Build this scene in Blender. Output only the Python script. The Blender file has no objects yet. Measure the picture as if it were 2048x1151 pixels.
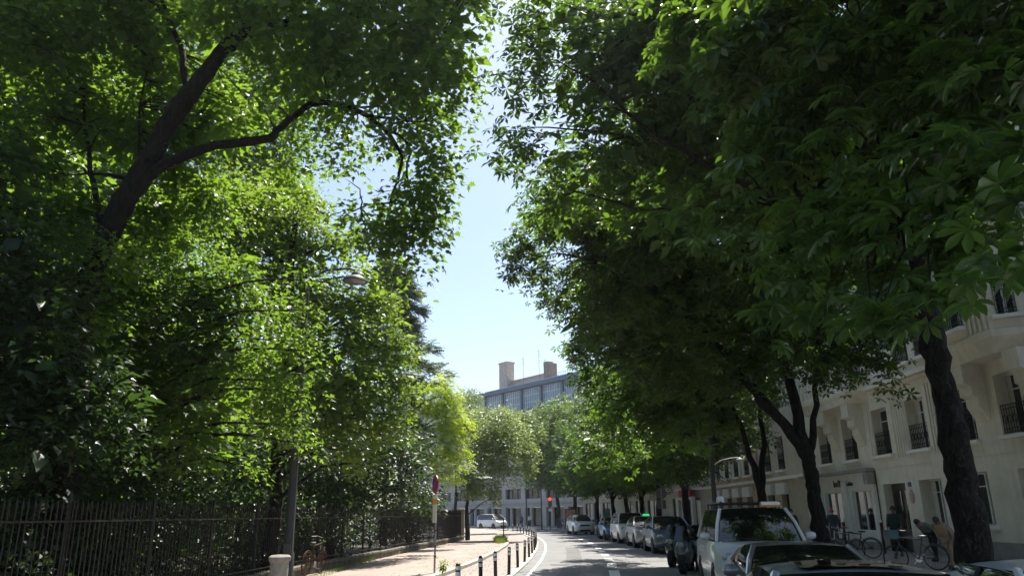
import bpy, math, random
import numpy as np
from mathutils import Vector, Matrix

# ---------------------------------------------------------------- camera, sky, sun, exposure
SC = bpy.context.scene
EYE, FPX = 1.75, 1510.0
TILT, ROLL = math.atan(452.5 / FPX), math.radians(0.7)
cam_data = bpy.data.cameras.new('camera'); cam = bpy.data.objects.new('camera', cam_data)
SC.collection.objects.link(cam); SC.camera = cam
cam_data.sensor_width = 36.0; cam_data.lens = 36.0 * FPX / 2048.0
cam_data.clip_start = 0.05; cam_data.clip_end = 3000
cam.matrix_world = (Matrix.Translation((0, 0, EYE)) @ Matrix.Rotation(math.pi / 2 + TILT, 4, 'X')
                    @ Matrix.Rotation(-ROLL, 4, 'Z'))

SUN_AZ, SUN_EL = math.radians(19), math.radians(61)      # azimuth measured from +Y towards +X
world = bpy.data.worlds.new('World'); SC.world = world; world.use_nodes = True
wn = world.node_tree.nodes; wl = world.node_tree.links
sky = wn.new('ShaderNodeTexSky'); sky.sky_type = 'NISHITA'; sky.sun_disc = False
sky.sun_elevation = SUN_EL; sky.sun_rotation = SUN_AZ
sky.air_density = 1.0; sky.dust_density = 1.4; sky.ozone_density = 1.0
bg = wn['Background']; bg.inputs[1].default_value = 0.09
wl.new(sky.outputs[0], bg.inputs[0])
sun_data = bpy.data.lights.new('sun', 'SUN'); sun_data.energy = 5.0; sun_data.angle = math.radians(0.53)
sun_data.color = (1.0, 0.95, 0.86)
sun = bpy.data.objects.new('sun', sun_data); SC.collection.objects.link(sun)
sd = Vector((math.sin(SUN_AZ) * math.cos(SUN_EL), math.cos(SUN_AZ) * math.cos(SUN_EL), math.sin(SUN_EL)))
sun.rotation_euler = (-sd).to_track_quat('-Z', 'Y').to_euler(); sun.location = sd * 60
SC.view_settings.view_transform = 'Standard'; SC.view_settings.look = 'None'
SC.view_settings.exposure = 1.15; SC.view_settings.gamma = 1.0; SC.view_settings.use_curve_mapping = False
SC.render.engine = 'CYCLES'
SC.cycles.max_bounces = 8; SC.cycles.diffuse_bounces = 4; SC.cycles.glossy_bounces = 3
SC.cycles.transmission_bounces = 6; SC.cycles.transparent_max_bounces = 6
SC.cycles.sample_clamp_indirect = 6.0
SC.cycles.use_denoising = True

random.seed(7)
RNG = np.random.default_rng(11)
COL = SC.collection

# ---------------------------------------------------------------- pixels to places
def ray(px, py):
    u = (px - 1024) / FPX; v = (575.5 - py) / FPX
    c, s = math.cos(ROLL), math.sin(ROLL)
    a = u * c + v * s; b = -u * s + v * c
    return Vector((a, math.cos(TILT) - b * math.sin(TILT), math.sin(TILT) + b * math.cos(TILT)))
def at(px, py, Y):
    d = ray(px, py); return d * (Y / d.y) + Vector((0, 0, EYE))
def gnd(px, py, z=0.0):
    d = ray(px, py); return d * ((z - EYE) / d.z) + Vector((0, 0, EYE))

# ---------------------------------------------------------------- object helpers
def tag(o, label=None, cat=None, group=None, kind=None):
    if label: o['label'] = label
    if cat: o['category'] = cat
    if group: o['group'] = group
    if kind: o['kind'] = kind
    return o
def empty(name, loc=(0, 0, 0), rz=0.0, label=None, cat=None, group=None):
    o = bpy.data.objects.new(name, None); COL.objects.link(o)
    o.location = loc; o.rotation_euler = (0, 0, rz); o.empty_display_size = 0.1
    return tag(o, label, cat, group)
def link_mesh(name, me, mat, parent=None, loc=None, rz=None):
    o = bpy.data.objects.new(name, me); COL.objects.link(o)
    if mat is not None and not me.materials:
        for m in (mat if isinstance(mat, (list, tuple)) else [mat]): me.materials.append(m)
    if parent is not None: o.parent = parent
    if loc is not None: o.location = loc
    if rz is not None: o.rotation_euler = (0, 0, rz)
    return o
def copy_tree(o, parent=None):
    c = o.copy(); COL.objects.link(c)
    if parent is not None: c.parent = parent
    for ch in list(o.children): copy_tree(ch, c)
    return c

def rotm(rx=0, ry=0, rz=0):
    return Matrix.Rotation(rz, 3, 'Z') @ Matrix.Rotation(ry, 3, 'Y') @ Matrix.Rotation(rx, 3, 'X')

class MB:
    """collects shapes and links them as one mesh object"""
    def __init__(s): s.v = []; s.f = []
    def add(s, vs, fs):
        o = len(s.v); s.v += [tuple(p) for p in vs]; s.f += [tuple(i + o for i in f) for f in fs]; return s
    def box(s, c, d, rz=0.0, R=None, ch=0.0):
        x, y, z = d[0] / 2, d[1] / 2, d[2] / 2
        m = R if R is not None else Matrix.Rotation(rz, 3, 'Z')
        c = Vector(c)
        if ch <= 0:
            vs = [c + m @ Vector((i * x, j * y, k * z)) for i in (-1, 1) for j in (-1, 1) for k in (-1, 1)]
            return s.add(vs, [(0, 1, 3, 2), (4, 6, 7, 5), (0, 4, 5, 1), (2, 3, 7, 6), (0, 2, 6, 4), (1, 5, 7, 3)])
        h = min(ch, x * .9, y * .9, z * .9)      # box with its upright edges and top edges chamfered
        ring = [(-x + h, -y), (x - h, -y), (x, -y + h), (x, y - h), (x - h, y), (-x + h, y), (-x, y - h), (-x, -y + h)]
        lo = [Vector((a, b, -z)) for a, b in ring]; mi = [Vector((a, b, z - h)) for a, b in ring]
        up = [Vector((a * (x - h) / x, b * (y - h) / y, z)) for a, b in ring]
        vs = [c + m @ p for p in lo + mi + up]
        fs = [tuple(range(7, -1, -1)), tuple(range(16, 24))]
        for k in (0, 8):
            for i in range(8): fs.append((k + i, k + (i + 1) % 8, k + 8 + (i + 1) % 8, k + 8 + i))
        return s.add(vs, fs)
    def tube(s, pts, rad, n=8, cap=True):
        pts = [Vector(p) for p in pts]; k = len(pts)
        rs = rad if isinstance(rad, (list, tuple)) else [rad] * k
        ref = None; vs = []
        for i in range(k):
            t = (pts[min(i + 1, k - 1)] - pts[max(i - 1, 0)])
            if t.length < 1e-9: t = Vector((0, 0, 1))
            t.normalize()
            if ref is None: ref = t.orthogonal().normalized()
            ref = (ref - t * ref.dot(t))
            if ref.length < 1e-6: ref = t.orthogonal()
            ref.normalize(); b = t.cross(ref)
            for j in range(n):
                a = 2 * math.pi * j / n
                vs.append(pts[i] + (ref * math.cos(a) + b * math.sin(a)) * rs[i])
        fs = [(i * n + j, i * n + (j + 1) % n, (i + 1) * n + (j + 1) % n, (i + 1) * n + j) for i in range(k - 1) for j in range(n)]
        if cap: fs += [tuple(range(n - 1, -1, -1)), tuple(range((k - 1) * n, k * n))]
        return s.add(vs, fs)
    def lathe(s, prof, c=(0, 0, 0), n=16, R=None, cap=True):
        c = Vector(c); m = R if R is not None else Matrix.Identity(3); k = len(prof); vs = []
        for r, z in prof:
            for j in range(n):
                a = 2 * math.pi * j / n
                vs.append(c + m @ Vector((r * math.cos(a), r * math.sin(a), z)))
        fs = [(i * n + j, i * n + (j + 1) % n, (i + 1) * n + (j + 1) % n, (i + 1) * n + j) for i in range(k - 1) for j in range(n)]
        if cap: fs += [tuple(range(n - 1, -1, -1)), tuple(range((k - 1) * n, k * n))]
        return s.add(vs, fs)
    def grid(s, rows, flip=False):
        n = len(rows[0]); vs = [p for r in rows for p in r]
        fs = []
        for i in range(len(rows) - 1):
            for j in range(n - 1):
                q = (i * n + j, i * n + j + 1, (i + 1) * n + j + 1, (i + 1) * n + j)
                fs.append(q[::-1] if flip else q)
        return s.add(vs, fs)
    def prism(s, poly, ax, a, b):
        """poly in the two other axes, extruded along axis ax from a to b"""
        def mk(p, t):
            q = [0, 0, 0]; o = [i for i in range(3) if i != ax]
            q[ax] = t; q[o[0]] = p[0]; q[o[1]] = p[1]; return tuple(q)
        n = len(poly); vs = [mk(p, a) for p in poly] + [mk(p, b) for p in poly]
        fs = [tuple(range(n - 1, -1, -1)), tuple(range(n, 2 * n))] + [(i, (i + 1) % n, n + (i + 1) % n, n + i) for i in range(n)]
        return s.add(vs, fs)
    def mesh(s, name, smooth=False):
        me = bpy.data.meshes.new(name); me.from_pydata(s.v, [], s.f); me.update()
        if smooth:
            me.polygons.foreach_set('use_smooth', [True] * len(me.polygons))
            try: me.set_sharp_from_angle(angle=math.radians(38))
            except Exception: pass
        return me
    def obj(s, name, mat, parent=None, loc=None, rz=None, smooth=False):
        return link_mesh(name, s.mesh(name, smooth), mat, parent, loc, rz)

# ---------------------------------------------------------------- materials
MATS = {}
def nt_new(name):
    m = bpy.data.materials.new(name); m.use_nodes = True
    nt = m.node_tree; return m, nt, nt.nodes, nt.links, nt.nodes['Principled BSDF']
def M(name, col, rough=0.6, metal=0.0, spec=0.5, var=0.18, scale=4.0, bump=0.0, bscale=60.0, dirt=0.0, coat=0.0, dirtcol=(0.06, 0.055, 0.045), streak=0.0):
    """principled surface whose colour and gloss wander a little"""
    if name in MATS: return MATS[name]
    m, nt, N, L, P = nt_new(name)
    tc = N.new('ShaderNodeTexCoord')
    n1 = N.new('ShaderNodeTexNoise'); n1.inputs['Scale'].default_value = scale; n1.inputs['Detail'].default_value = 6
    L.new(tc.outputs['Object'], n1.inputs['Vector'])
    r = N.new('ShaderNodeValToRGB')
    r.color_ramp.elements[0].position = 0.3; r.color_ramp.elements[1].position = 0.72
    r.color_ramp.elements[0].color = (*[c * (1 - var) for c in col], 1)
    r.color_ramp.elements[1].color = (*[min(1, c * (1 + var * .6)) for c in col], 1)
    L.new(n1.outputs['Fac'], r.inputs['Fac']); out = r.outputs['Color']
    if dirt > 0:
        n3 = N.new('ShaderNodeTexNoise'); n3.inputs['Scale'].default_value = scale * 2.7; n3.inputs['Detail'].default_value = 9
        L.new(tc.outputs['Object'], n3.inputs['Vector'])
        mr = N.new('ShaderNodeMapRange'); mr.inputs[1].default_value = 0.5; mr.inputs[2].default_value = 0.75; mr.inputs[4].default_value = dirt
        L.new(n3.outputs['Fac'], mr.inputs[0])
        mx = N.new('ShaderNodeMix'); mx.data_type = 'RGBA'; mx.inputs['B'].default_value = (*dirtcol, 1)
        L.new(mr.outputs[0], mx.inputs['Factor']); L.new(out, mx.inputs['A']); out = mx.outputs['Result']
    if streak > 0:
        mp = N.new('ShaderNodeMapping'); mp.inputs['Scale'].default_value = (2.6, 2.6, .16); L.new(tc.outputs['Object'], mp.inputs['Vector'])
        n4 = N.new('ShaderNodeTexNoise'); n4.inputs['Scale'].default_value = 1.6; n4.inputs['Detail'].default_value = 8; L.new(mp.outputs[0], n4.inputs['Vector'])
        m4 = N.new('ShaderNodeMapRange'); m4.inputs[1].default_value = .48; m4.inputs[2].default_value = .72; m4.inputs[4].default_value = streak; L.new(n4.outputs['Fac'], m4.inputs[0])
        x4 = N.new('ShaderNodeMix'); x4.data_type = 'RGBA'; x4.inputs['B'].default_value = (*dirtcol, 1); L.new(m4.outputs[0], x4.inputs['Factor']); L.new(out, x4.inputs['A']); out = x4.outputs['Result']
    L.new(out, P.inputs['Base Color'])
    P.inputs['Roughness'].default_value = rough; P.inputs['Metallic'].default_value = metal
    P.inputs['Specular IOR Level'].default_value = spec
    if coat: P.inputs['Coat Weight'].default_value = coat; P.inputs['Coat Roughness'].default_value = 0.06
    if bump > 0:
        n2 = N.new('ShaderNodeTexNoise'); n2.inputs['Scale'].default_value = bscale; n2.inputs['Detail'].default_value = 8
        L.new(tc.outputs['Object'], n2.inputs['Vector'])
        b = N.new('ShaderNodeBump'); b.inputs['Strength'].default_value = bump; b.inputs['Distance'].default_value = 0.02
        L.new(n2.outputs['Fac'], b.inputs['Height']); L.new(b.outputs['Normal'], P.inputs['Normal'])
    MATS[name] = m; return m

def leafmat(name, cols, trans, tfac=0.45, rough=0.42, spec=0.35, mottle=False):
    """leaf: reflecting face plus light passing through; colour varies from leaf to leaf"""
    m, nt, N, L, P = nt_new(name)
    g = N.new('ShaderNodeNewGeometry'); r = N.new('ShaderNodeValToRGB')
    e = r.color_ramp.elements
    e[0].position = 0.0; e[0].color = (*cols[0], 1); e[1].position = 1.0; e[1].color = (*cols[-1], 1)
    for i, c in enumerate(cols[1:-1]):
        q = e.new((i + 1) / (len(cols) - 1)); q.color = (*c, 1)
    if mottle:                                          # blotches and paler patches across each blade
        tc = N.new('ShaderNodeTexCoord'); nz = N.new('ShaderNodeTexNoise'); nz.inputs['Scale'].default_value = 16; nz.inputs['Detail'].default_value = 5; L.new(tc.outputs['Object'], nz.inputs['Vector'])
        mr = N.new('ShaderNodeMapRange'); mr.inputs[1].default_value = .3; mr.inputs[2].default_value = .7; mr.inputs[3].default_value = -.35; mr.inputs[4].default_value = .35; L.new(nz.outputs['Fac'], mr.inputs[0])
        ad = N.new('ShaderNodeMath'); ad.operation = 'ADD'; ad.use_clamp = True; L.new(g.outputs['Random Per Island'], ad.inputs[0]); L.new(mr.outputs[0], ad.inputs[1]); L.new(ad.outputs[0], r.inputs['Fac'])
    else: L.new(g.outputs['Random Per Island'], r.inputs['Fac'])
    L.new(r.outputs['Color'], P.inputs['Base Color'])
    P.inputs['Roughness'].default_value = rough; P.inputs['Specular IOR Level'].default_value = spec
    t = N.new('ShaderNodeBsdfTranslucent')
    tm = N.new('ShaderNodeMix'); tm.data_type = 'RGBA'; tm.inputs['Factor'].default_value = 0.7
    tm.inputs['B'].default_value = (*trans, 1); L.new(r.outputs['Color'], tm.inputs['A']); L.new(tm.outputs['Result'], t.inputs['Color'])
    mix = N.new('ShaderNodeMixShader'); mix.inputs[0].default_value = tfac
    L.new(P.outputs[0], mix.inputs[1]); L.new(t.outputs[0], mix.inputs[2])
    L.new(mix.outputs[0], N['Material Output'].inputs['Surface'])
    MATS[name] = m; return m

def barkmat(name, c0, c1):
    m, nt, N, L, P = nt_new(name)
    tc = N.new('ShaderNodeTexCoord'); mp = N.new('ShaderNodeMapping'); mp.inputs['Scale'].default_value = (1, 1, 0.34)
    L.new(tc.outputs['Object'], mp.inputs['Vector'])
    v = N.new('ShaderNodeTexNoise'); v.inputs['Scale'].default_value = 14; v.inputs['Detail'].default_value = 8; v.inputs['Roughness'].default_value = .65
    L.new(mp.outputs[0], v.inputs['Vector'])
    r = N.new('ShaderNodeValToRGB'); r.color_ramp.elements[0].position = .35; r.color_ramp.elements[1].position = .68
    r.color_ramp.elements[0].color = (*c0, 1); r.color_ramp.elements[1].color = (*c1, 1)
    L.new(v.outputs['Fac'], r.inputs['Fac']); L.new(r.outputs['Color'], P.inputs['Base Color'])
    w = N.new('ShaderNodeMix'); w.data_type = 'RGBA'; w.blend_type = 'ADD'; w.inputs['Factor'].default_value = .35; L.new(mp.outputs[0], w.inputs['A']); L.new(v.outputs['Color'], w.inputs['B'])
    k = N.new('ShaderNodeTexVoronoi'); k.feature = 'DISTANCE_TO_EDGE'; k.inputs['Scale'].default_value = 17; L.new(w.outputs['Result'], k.inputs['Vector'])
    kr = N.new('ShaderNodeMapRange'); kr.inputs[1].default_value = 0; kr.inputs[2].default_value = .16; L.new(k.outputs['Distance'], kr.inputs[0])
    ad = N.new('ShaderNodeMath'); ad.operation = 'MULTIPLY_ADD'; ad.inputs[1].default_value = .5; L.new(v.outputs['Fac'], ad.inputs[0]); L.new(kr.outputs[0], ad.inputs[2])
    sc = N.new('ShaderNodeMapRange'); sc.inputs[3].default_value = .35; sc.inputs[4].default_value = 1.0; L.new(kr.outputs[0], sc.inputs[0])
    mm = N.new('ShaderNodeVectorMath'); mm.operation = 'SCALE'; L.new(r.outputs['Color'], mm.inputs[0]); L.new(sc.outputs[0], mm.inputs['Scale']); L.new(mm.outputs[0], P.inputs['Base Color'])
    b = N.new('ShaderNodeBump'); b.inputs['Strength'].default_value = .9; b.inputs['Distance'].default_value = .035
    L.new(ad.outputs[0], b.inputs['Height']); L.new(b.outputs['Normal'], P.inputs['Normal'])
    P.inputs['Roughness'].default_value = .9; P.inputs['Specular IOR Level'].default_value = .2
    MATS[name] = m; return m

def asphalt(name, col, patch, fleck=0.5, rough=0.75):
    m, nt, N, L, P = nt_new(name)
    tc = N.new('ShaderNodeTexCoord')
    big = N.new('ShaderNodeTexNoise'); big.inputs['Scale'].default_value = 0.55; big.inputs['Detail'].default_value = 7; big.inputs['Roughness'].default_value = .62
    fine = N.new('ShaderNodeTexNoise'); fine.inputs['Scale'].default_value = 90; fine.inputs['Detail'].default_value = 4
    vor = N.new('ShaderNodeTexVoronoi'); vor.feature = 'DISTANCE_TO_EDGE'; vor.inputs['Scale'].default_value = 0.42
    wob = N.new('ShaderNodeTexNoise'); wob.inputs['Scale'].default_value = 2.2; wob.inputs['Detail'].default_value = 5
    add = N.new('ShaderNodeMix'); add.data_type = 'RGBA'; add.blend_type = 'ADD'; add.inputs['Factor'].default_value = .5
    for n in (big, fine, wob): L.new(tc.outputs['Object'], n.inputs['Vector'])
    L.new(tc.outputs['Object'], add.inputs['A']); L.new(wob.outputs['Color'], add.inputs['B']); L.new(add.outputs['Result'], vor.inputs['Vector'])
    r = N.new('ShaderNodeValToRGB'); r.color_ramp.elements[0].position = .32; r.color_ramp.elements[1].position = .7
    r.color_ramp.elements[0].color = (*patch, 1); r.color_ramp.elements[1].color = (*col, 1); L.new(big.outputs['Fac'], r.inputs['Fac'])
    f = N.new('ShaderNodeMapRange'); f.inputs[1].default_value = .3; f.inputs[2].default_value = .7; f.inputs[3].default_value = 1 - fleck * .5; f.inputs[4].default_value = 1 + fleck * .4
    L.new(fine.outputs['Fac'], f.inputs[0])
    mu = N.new('ShaderNodeVectorMath'); mu.operation = 'SCALE'; L.new(r.outputs['Color'], mu.inputs[0]); L.new(f.outputs[0], mu.inputs['Scale'])
    cr = N.new('ShaderNodeMapRange'); cr.inputs[1].default_value = 0; cr.inputs[2].default_value = .012; cr.inputs[3].default_value = .45; cr.inputs[4].default_value = 1
    L.new(vor.outputs['Distance'], cr.inputs[0])
    m2 = N.new('ShaderNodeVectorMath'); m2.operation = 'SCALE'; L.new(mu.outputs[0], m2.inputs[0]); L.new(cr.outputs[0], m2.inputs['Scale'])
    L.new(m2.outputs[0], P.inputs['Base Color'])
    b = N.new('ShaderNodeBump'); b.inputs['Strength'].default_value = .35; b.inputs['Distance'].default_value = .008
    L.new(fine.outputs['Fac'], b.inputs['Height']); L.new(b.outputs['Normal'], P.inputs['Normal'])
    P.inputs['Roughness'].default_value = rough; P.inputs['Specular IOR Level'].default_value = .4
    MATS[name] = m; return m
# ---------------------------------------------------------------- lines of the street: x as a function of Y
def curve(pts):
    ys = np.array([p[0] for p in pts], float); xs = np.array([p[1] for p in pts], float)
    g = np.arange(ys[0] - 12, ys[-1] + 12, .5); v = np.interp(g, ys, xs)
    v[g < ys[0]] = xs[0] + (g[g < ys[0]] - ys[0]) * (xs[1] - xs[0]) / (ys[1] - ys[0])
    v[g > ys[-1]] = xs[-1] + (g[g > ys[-1]] - ys[-1]) * (xs[-1] - xs[-2]) / (ys[-1] - ys[-2])
    k = np.hanning(17); k /= k.sum(); w = np.convolve(np.pad(v, 8, mode='edge'), k, 'valid')
    return lambda y: float(np.interp(y, g, w))
BL = curve([(-20, -4.0), (0, -2.6), (10, -1.75), (16, -1.15), (23.5, -.2), (31.4, .47), (40.2, 1.0), (50, 1.35), (61, 1.35), (72, .85), (83, .1), (97, -1.6), (106, -5), (116, -10), (135, -22), (170, -45)])
KL = curve([(-20, -6.6), (0, -4.8), (10, -3.7), (25.5, -2), (29.6, -1.5), (36.7, -.93), (45.6, -.44), (50, -.35), (58, -.6), (66, -1.1), (80, -2.5), (97, -4.9), (106, -8.4), (116, -13.5), (135, -26), (170, -50)])
FN = curve([(-20, -8.6), (0, -7.5), (25, -6.25), (37, -5.2), (54, -3.75)])
RK = curve([(-20, 1.2), (0, 3.2), (5.6, 3.95), (10, 5.0), (15, 6.0), (22, 7.0), (35, 8.05), (45, 8.3), (60, 8.0), (70, 7.6), (80, 6.9), (90, 5.8), (100, 3.6), (112, -1), (135, -15), (170, -36)])
LD = curve([(-20, -2.2), (5, .75), (15, 2.0), (23.7, 2.93), (28.6, 3.43), (32, 3.73), (38.8, 4.2), (47.8, 4.65), (60, 4.7), (72, 4.3), (85, 3.2), (100, .8), (110, -3), (135, -18), (170, -40)])
def LW(y): return BL(y) + .42
def tangent(fn, y): return math.atan2(-(fn(y + .6) - fn(y - .6)), 1.2)     # rotation about z that turns +Y along the curve

m_road = asphalt('road_asphalt', (.20, .195, .19), (.13, .13, .13))
m_lane = asphalt('cycle_lane_asphalt', (.30, .25, .22), (.22, .19, .17), .4)
m_walk = asphalt('pavement_asphalt', (.35, .285, .245), (.25, .205, .175), .4, .85)
m_walkr = asphalt('pavement_grey', (.24, .235, .23), (.17, .17, .165), .4, .85)
m_soil = M('park_soil', (.045, .04, .025), .95, var=.5, scale=1.5, bump=.6, bscale=20)
m_kerb = M('kerb_granite', (.46, .43, .39), .8, var=.22, scale=9, bump=.25, bscale=80, dirt=.45, dirtcol=(.16, .15, .12))
m_paint = M('road_paint', (.78, .77, .74), .6, var=.12, scale=12, dirt=.5, dirtcol=(.25, .24, .23))
m_stone = M('mossy_stone', (.16, .15, .115), .9, var=.35, scale=5, bump=.6, bscale=22, dirt=.6, dirtcol=(.06, .075, .03))

def strip(name, fa, fb, ys, za, zb, mat, lift=0):
    mb = MB(); rows = [[(fa(y), y, za + lift), ((fa(y) + fb(y)) / 2, y, (za + zb) / 2 + lift), (fb(y), y, zb + lift)] for y in ys]
    mb.grid(rows); return mb.obj(name, mat)
YS = list(np.arange(-18, 172, 1.0))
g = MB(); g.grid([[(-900, y, -.03) for y in ()] or [(x, y, -.03) for x in (-900, -60, -12, 30, 900)] for y in (-700, -20, 60, 180, 1500)])
tag(g.obj('ground', asphalt('ground_far', (.2, .195, .19), (.15, .15, .145))), 'plain grey ground sheet reaching the horizon', kind='structure')
road = strip('road', lambda y: BL(y) - .2, lambda y: RK(y) + .05, YS, 0, 0, m_road); tag(road, kind='structure')
cyc = strip('cycle_path', lambda y: KL(y) + .02, lambda y: BL(y) - .14, YS, .012, .012, m_lane); tag(cyc, kind='structure')
def slab(name, fa, fb, ys, z, mat):
    mb = MB()
    mb.grid([[(fa(y), y, -.02), (fa(y), y, z), (fa(y) * .5 + fb(y) * .5, y, z), (fb(y), y, z), (fb(y), y, -.02)] for y in ys])
    return tag(mb.obj(name, mat), kind='structure')
pav_l = slab('pavement_left', lambda y: min(FN(min(y, 55)), KL(y) - 2.5) - .1, lambda y: KL(y) - .20, YS, .12, m_walk)
pav_r = slab('pavement_right', lambda y: RK(y) + .22, lambda y: 15.9, YS, .12, m_walkr)
pk = MB(); pk.grid([[(x, y, .1 + .25 * math.sin(x * .31 + y * .17) * (0 if x > -9 else 1)) for x in (-70, -50, -35, -25, -18, -12, -9)] + [(FN(min(y, 55)) - .22, y, .1)] for y in range(-18, 56, 3)])
tag(pk.obj('park_ground', m_soil), kind='structure')

# kerbs: stones one by one where they can be told apart
def kerb(name, fn, w, z, y0, y1, far, side):
    base = empty(name, (0, 0, 0)); tag(base, kind='structure')
    me = None; y = y0; i = 0
    rr = random.Random(3)
    while y < y1:
        L = 1.0
        if me is None:
            mb = MB(); mb.box((0, .5, (z - .05) / 2), (w, .985, z + .05), ch=.018); me = mb.mesh('stone'); me.materials.append(m_kerb)
        o = bpy.data.objects.new('kerb_stone', me); COL.objects.link(o); o.parent = base
        o.location = (fn(y) + side * w / 2 + rr.uniform(-.006, .006), y, rr.uniform(-.008, .006)); o.rotation_euler = (0, 0, tangent(fn, y + .5))
        dy = math.cos(tangent(fn, y + .5)) * L; y += dy; i += 1
    mb = MB(); ys = list(np.arange(y, far, 1.0))
    mb.grid([[(fn(q) , q, -.03), (fn(q), q, z), (fn(q) + side * w, q, z), (fn(q) + side * w, q, -.03)] for q in ys])
    o = mb.obj('kerb_run', m_kerb, base)
    mb = MB(); ys = list(np.arange(-18, y0 + .01, 1.0)); mb.grid([[(fn(q), q, -.03), (fn(q), q, z), (fn(q) + side * w, q, z), (fn(q) + side * w, q, -.03)] for q in ys]); mb.obj('kerb_run', m_kerb, base)
    return base
kerb('kerb_left', KL, .2, .125, 18, 75, 170, -1)
kerb('kerb_right', RK, .22, .125, 6, 60, 170, 1)
kerb('kerb_island', lambda y: BL(y) + .13, .26, .06, 12, 90, 150, -1)

# painted lines: children of the road
def paint_strip(y0, y1, fa, w, name='lane_marking'):
    mb = MB(); ys = np.linspace(y0, y1, max(2, int((y1 - y0) / 1.2) + 1))
    mb.grid([[(fa(q) - w / 2, q, .012), (fa(q) + w / 2, q, .012)] for q in ys]); return mb.obj(name, m_paint, road)
for a in (7.0, 11, 15.2, 19.4):
    paint_strip(a, a + 1.7, LD, .28)
for a, b in ((22.6, 25.6), (27.0, 29.2), (30.6, 32.6), (34.2, 36.0), (37.6, 39.4), (41, 42.8), (44.6, 46.4), (48.2, 50), (52, 54), (56, 58), (60, 62)):
    paint_strip(a, b, LD, .32)
paint_strip(5, 120, lambda y: LW(y) + .12, .1, 'edge_line')
for k in range(5):                                            # pale bars of the crossing far down the road
    paint_strip(86, 89.5, lambda y, k=k: LW(y) + .9 + k * 1.05, .5, 'crossing_bar')
# a mended trench and two covers in the carriageway
tm = MB(); tm.grid([[(LD(q) - 1.7, q, .004), (LD(q) - 1.05, q, .004)] for q in np.arange(18, 44, 1.5)])
tm.obj('trench_patch', asphalt('trench_asphalt', (.12, .12, .12), (.09, .09, .09)), road)
m_tr2 = asphalt('repair_asphalt', (.165, .165, .165), (.125, .125, .125))
for x, y, w, l, r in ((5.6, 31.5, 1.3, 2.4, -.12), (5.5, 46, .9, 4, -.02), (4.6, 26.5, .8, 1.4, -.12)):
    mb = MB(); mb.add([Matrix.Rotation(r, 3, 'Z') @ Vector(q) + Vector((x, y, .008)) for q in ((-w / 2, -l / 2, 0), (w / 2, -l / 2, 0), (w / 2, l / 2, 0), (-w / 2, l / 2, 0))], [(0, 1, 2, 3)]); mb.obj('repair_patch', m_tr2, road)
for x, y in ((1.6, 29), (4.9, 33.5), (3.0, 52)):
    mb = MB(); mb.lathe([(.0, 0), (.34, 0), (.34, .006), (.3, .008), (0.01, .008)], (x, y, .012), 20, cap=False)
    mb.obj('manhole_cover', M('cast_iron', (.13, .125, .12), .6, .3, var=.3, scale=20, bump=.5, bscale=60), road)
# ---------------------------------------------------------------- trees
bark_dark = barkmat('bark_dark', (.016, .0135, .011), (.052, .045, .036))
bark_mid = barkmat('bark_grey', (.025, .022, .018), (.085, .075, .06))
lm_chest = leafmat('chestnut_leaf', [(.020, .042, .017), (.03, .06, .020), (.04, .072, .022), (.055, .092, .026)], (.20, .37, .02), .42)
lm_chest_near = leafmat('chestnut_leaf_near', [(.022, .046, .02), (.03, .06, .022), (.045, .08, .026), (.06, .085, .03)], (.205, .38, .02), .42, .34, mottle=True)
lm_maple = leafmat('maple_leaf', [(.025, .052, .016), (.036, .074, .019), (.05, .094, .022), (.064, .108, .026)], (.30, .50, .03), .48)
lm_lime = leafmat('fresh_leaf', [(.045, .085, .02), (.065, .118, .024), (.09, .145, .03)], (.38, .57, .035), .48)
lm_yel = leafmat('golden_leaf', [(.15, .25, .015), (.2, .3, .02), (.26, .35, .025)], (.62, .78, .03), .5)
lm_dark = leafmat('evergreen_leaf', [(.016, .034, .014), (.025, .05, .018), (.036, .066, .022)], (.1, .2, .02), .28)
lm_con = leafmat('conifer_leaf', [(.032, .055, .03), (.05, .08, .042), (.075, .11, .055)], (.12, .2, .05), .3, .5)
lm_pale = leafmat('pale_leaf', [(.08, .125, .04), (.12, .17, .055), (.17, .21, .085)], (.3, .42, .06), .45)

# leaf templates: (verts, faces), leaf lies in +x from its stalk, face up (+z)
def t_palmate(n, seg=2, droop=.35):
    vs = []; fs = []
    for k in range(n):
        a = (k - (n - 1) / 2) * math.radians(300 / n); L = (1.0 if n < 5 else [.72, .9, 1, 1, 1, .9, .72][k if n == 7 else k + 1]); w = .19
        prof = [(0.04, 0.015), (.62, w), (1.0, 0.01)] if seg == 2 else [(.03, .015), (.35, .1), (.66, w), (.85, .13), (1.0, .008)]
        mid = []; lft = []; rgt = []
        for (t, h) in prof:
            r = t * L; z = -droop * r * r; ca, sa = math.cos(a), math.sin(a)
            def P(rr, s, zz): return (rr * ca - s * sa, rr * sa + s * ca, zz)
            fo = .035 if seg == 2 else .075; mid.append(P(r, 0, z - .02 * (h > .05))); lft.append(P(r * .98, h, z + fo * (h > .05))); rgt.append(P(r * .98, -h, z + fo * (h > .05)))
        o = len(vs)
        if seg == 2:
            vs += [mid[0], lft[1], mid[1], rgt[1], mid[2]]
            fs += [(o, o + 2, o + 1), (o, o + 3, o + 2), (o + 1, o + 2, o + 4), (o + 2, o + 3, o + 4)]
        else:
            m = len(prof); vs += mid + lft + rgt
            for i in range(m - 1):
                fs.append((o + i, o + i + 1, o + m + i + 1)); fs.append((o + i, o + m + i + 1, o + m + i))
                fs.append((o + i, o + 2 * m + i + 1, o + i + 1)); fs.append((o + i, o + 2 * m + i, o + 2 * m + i + 1))
    return np.array(vs, np.float32), fs
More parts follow.
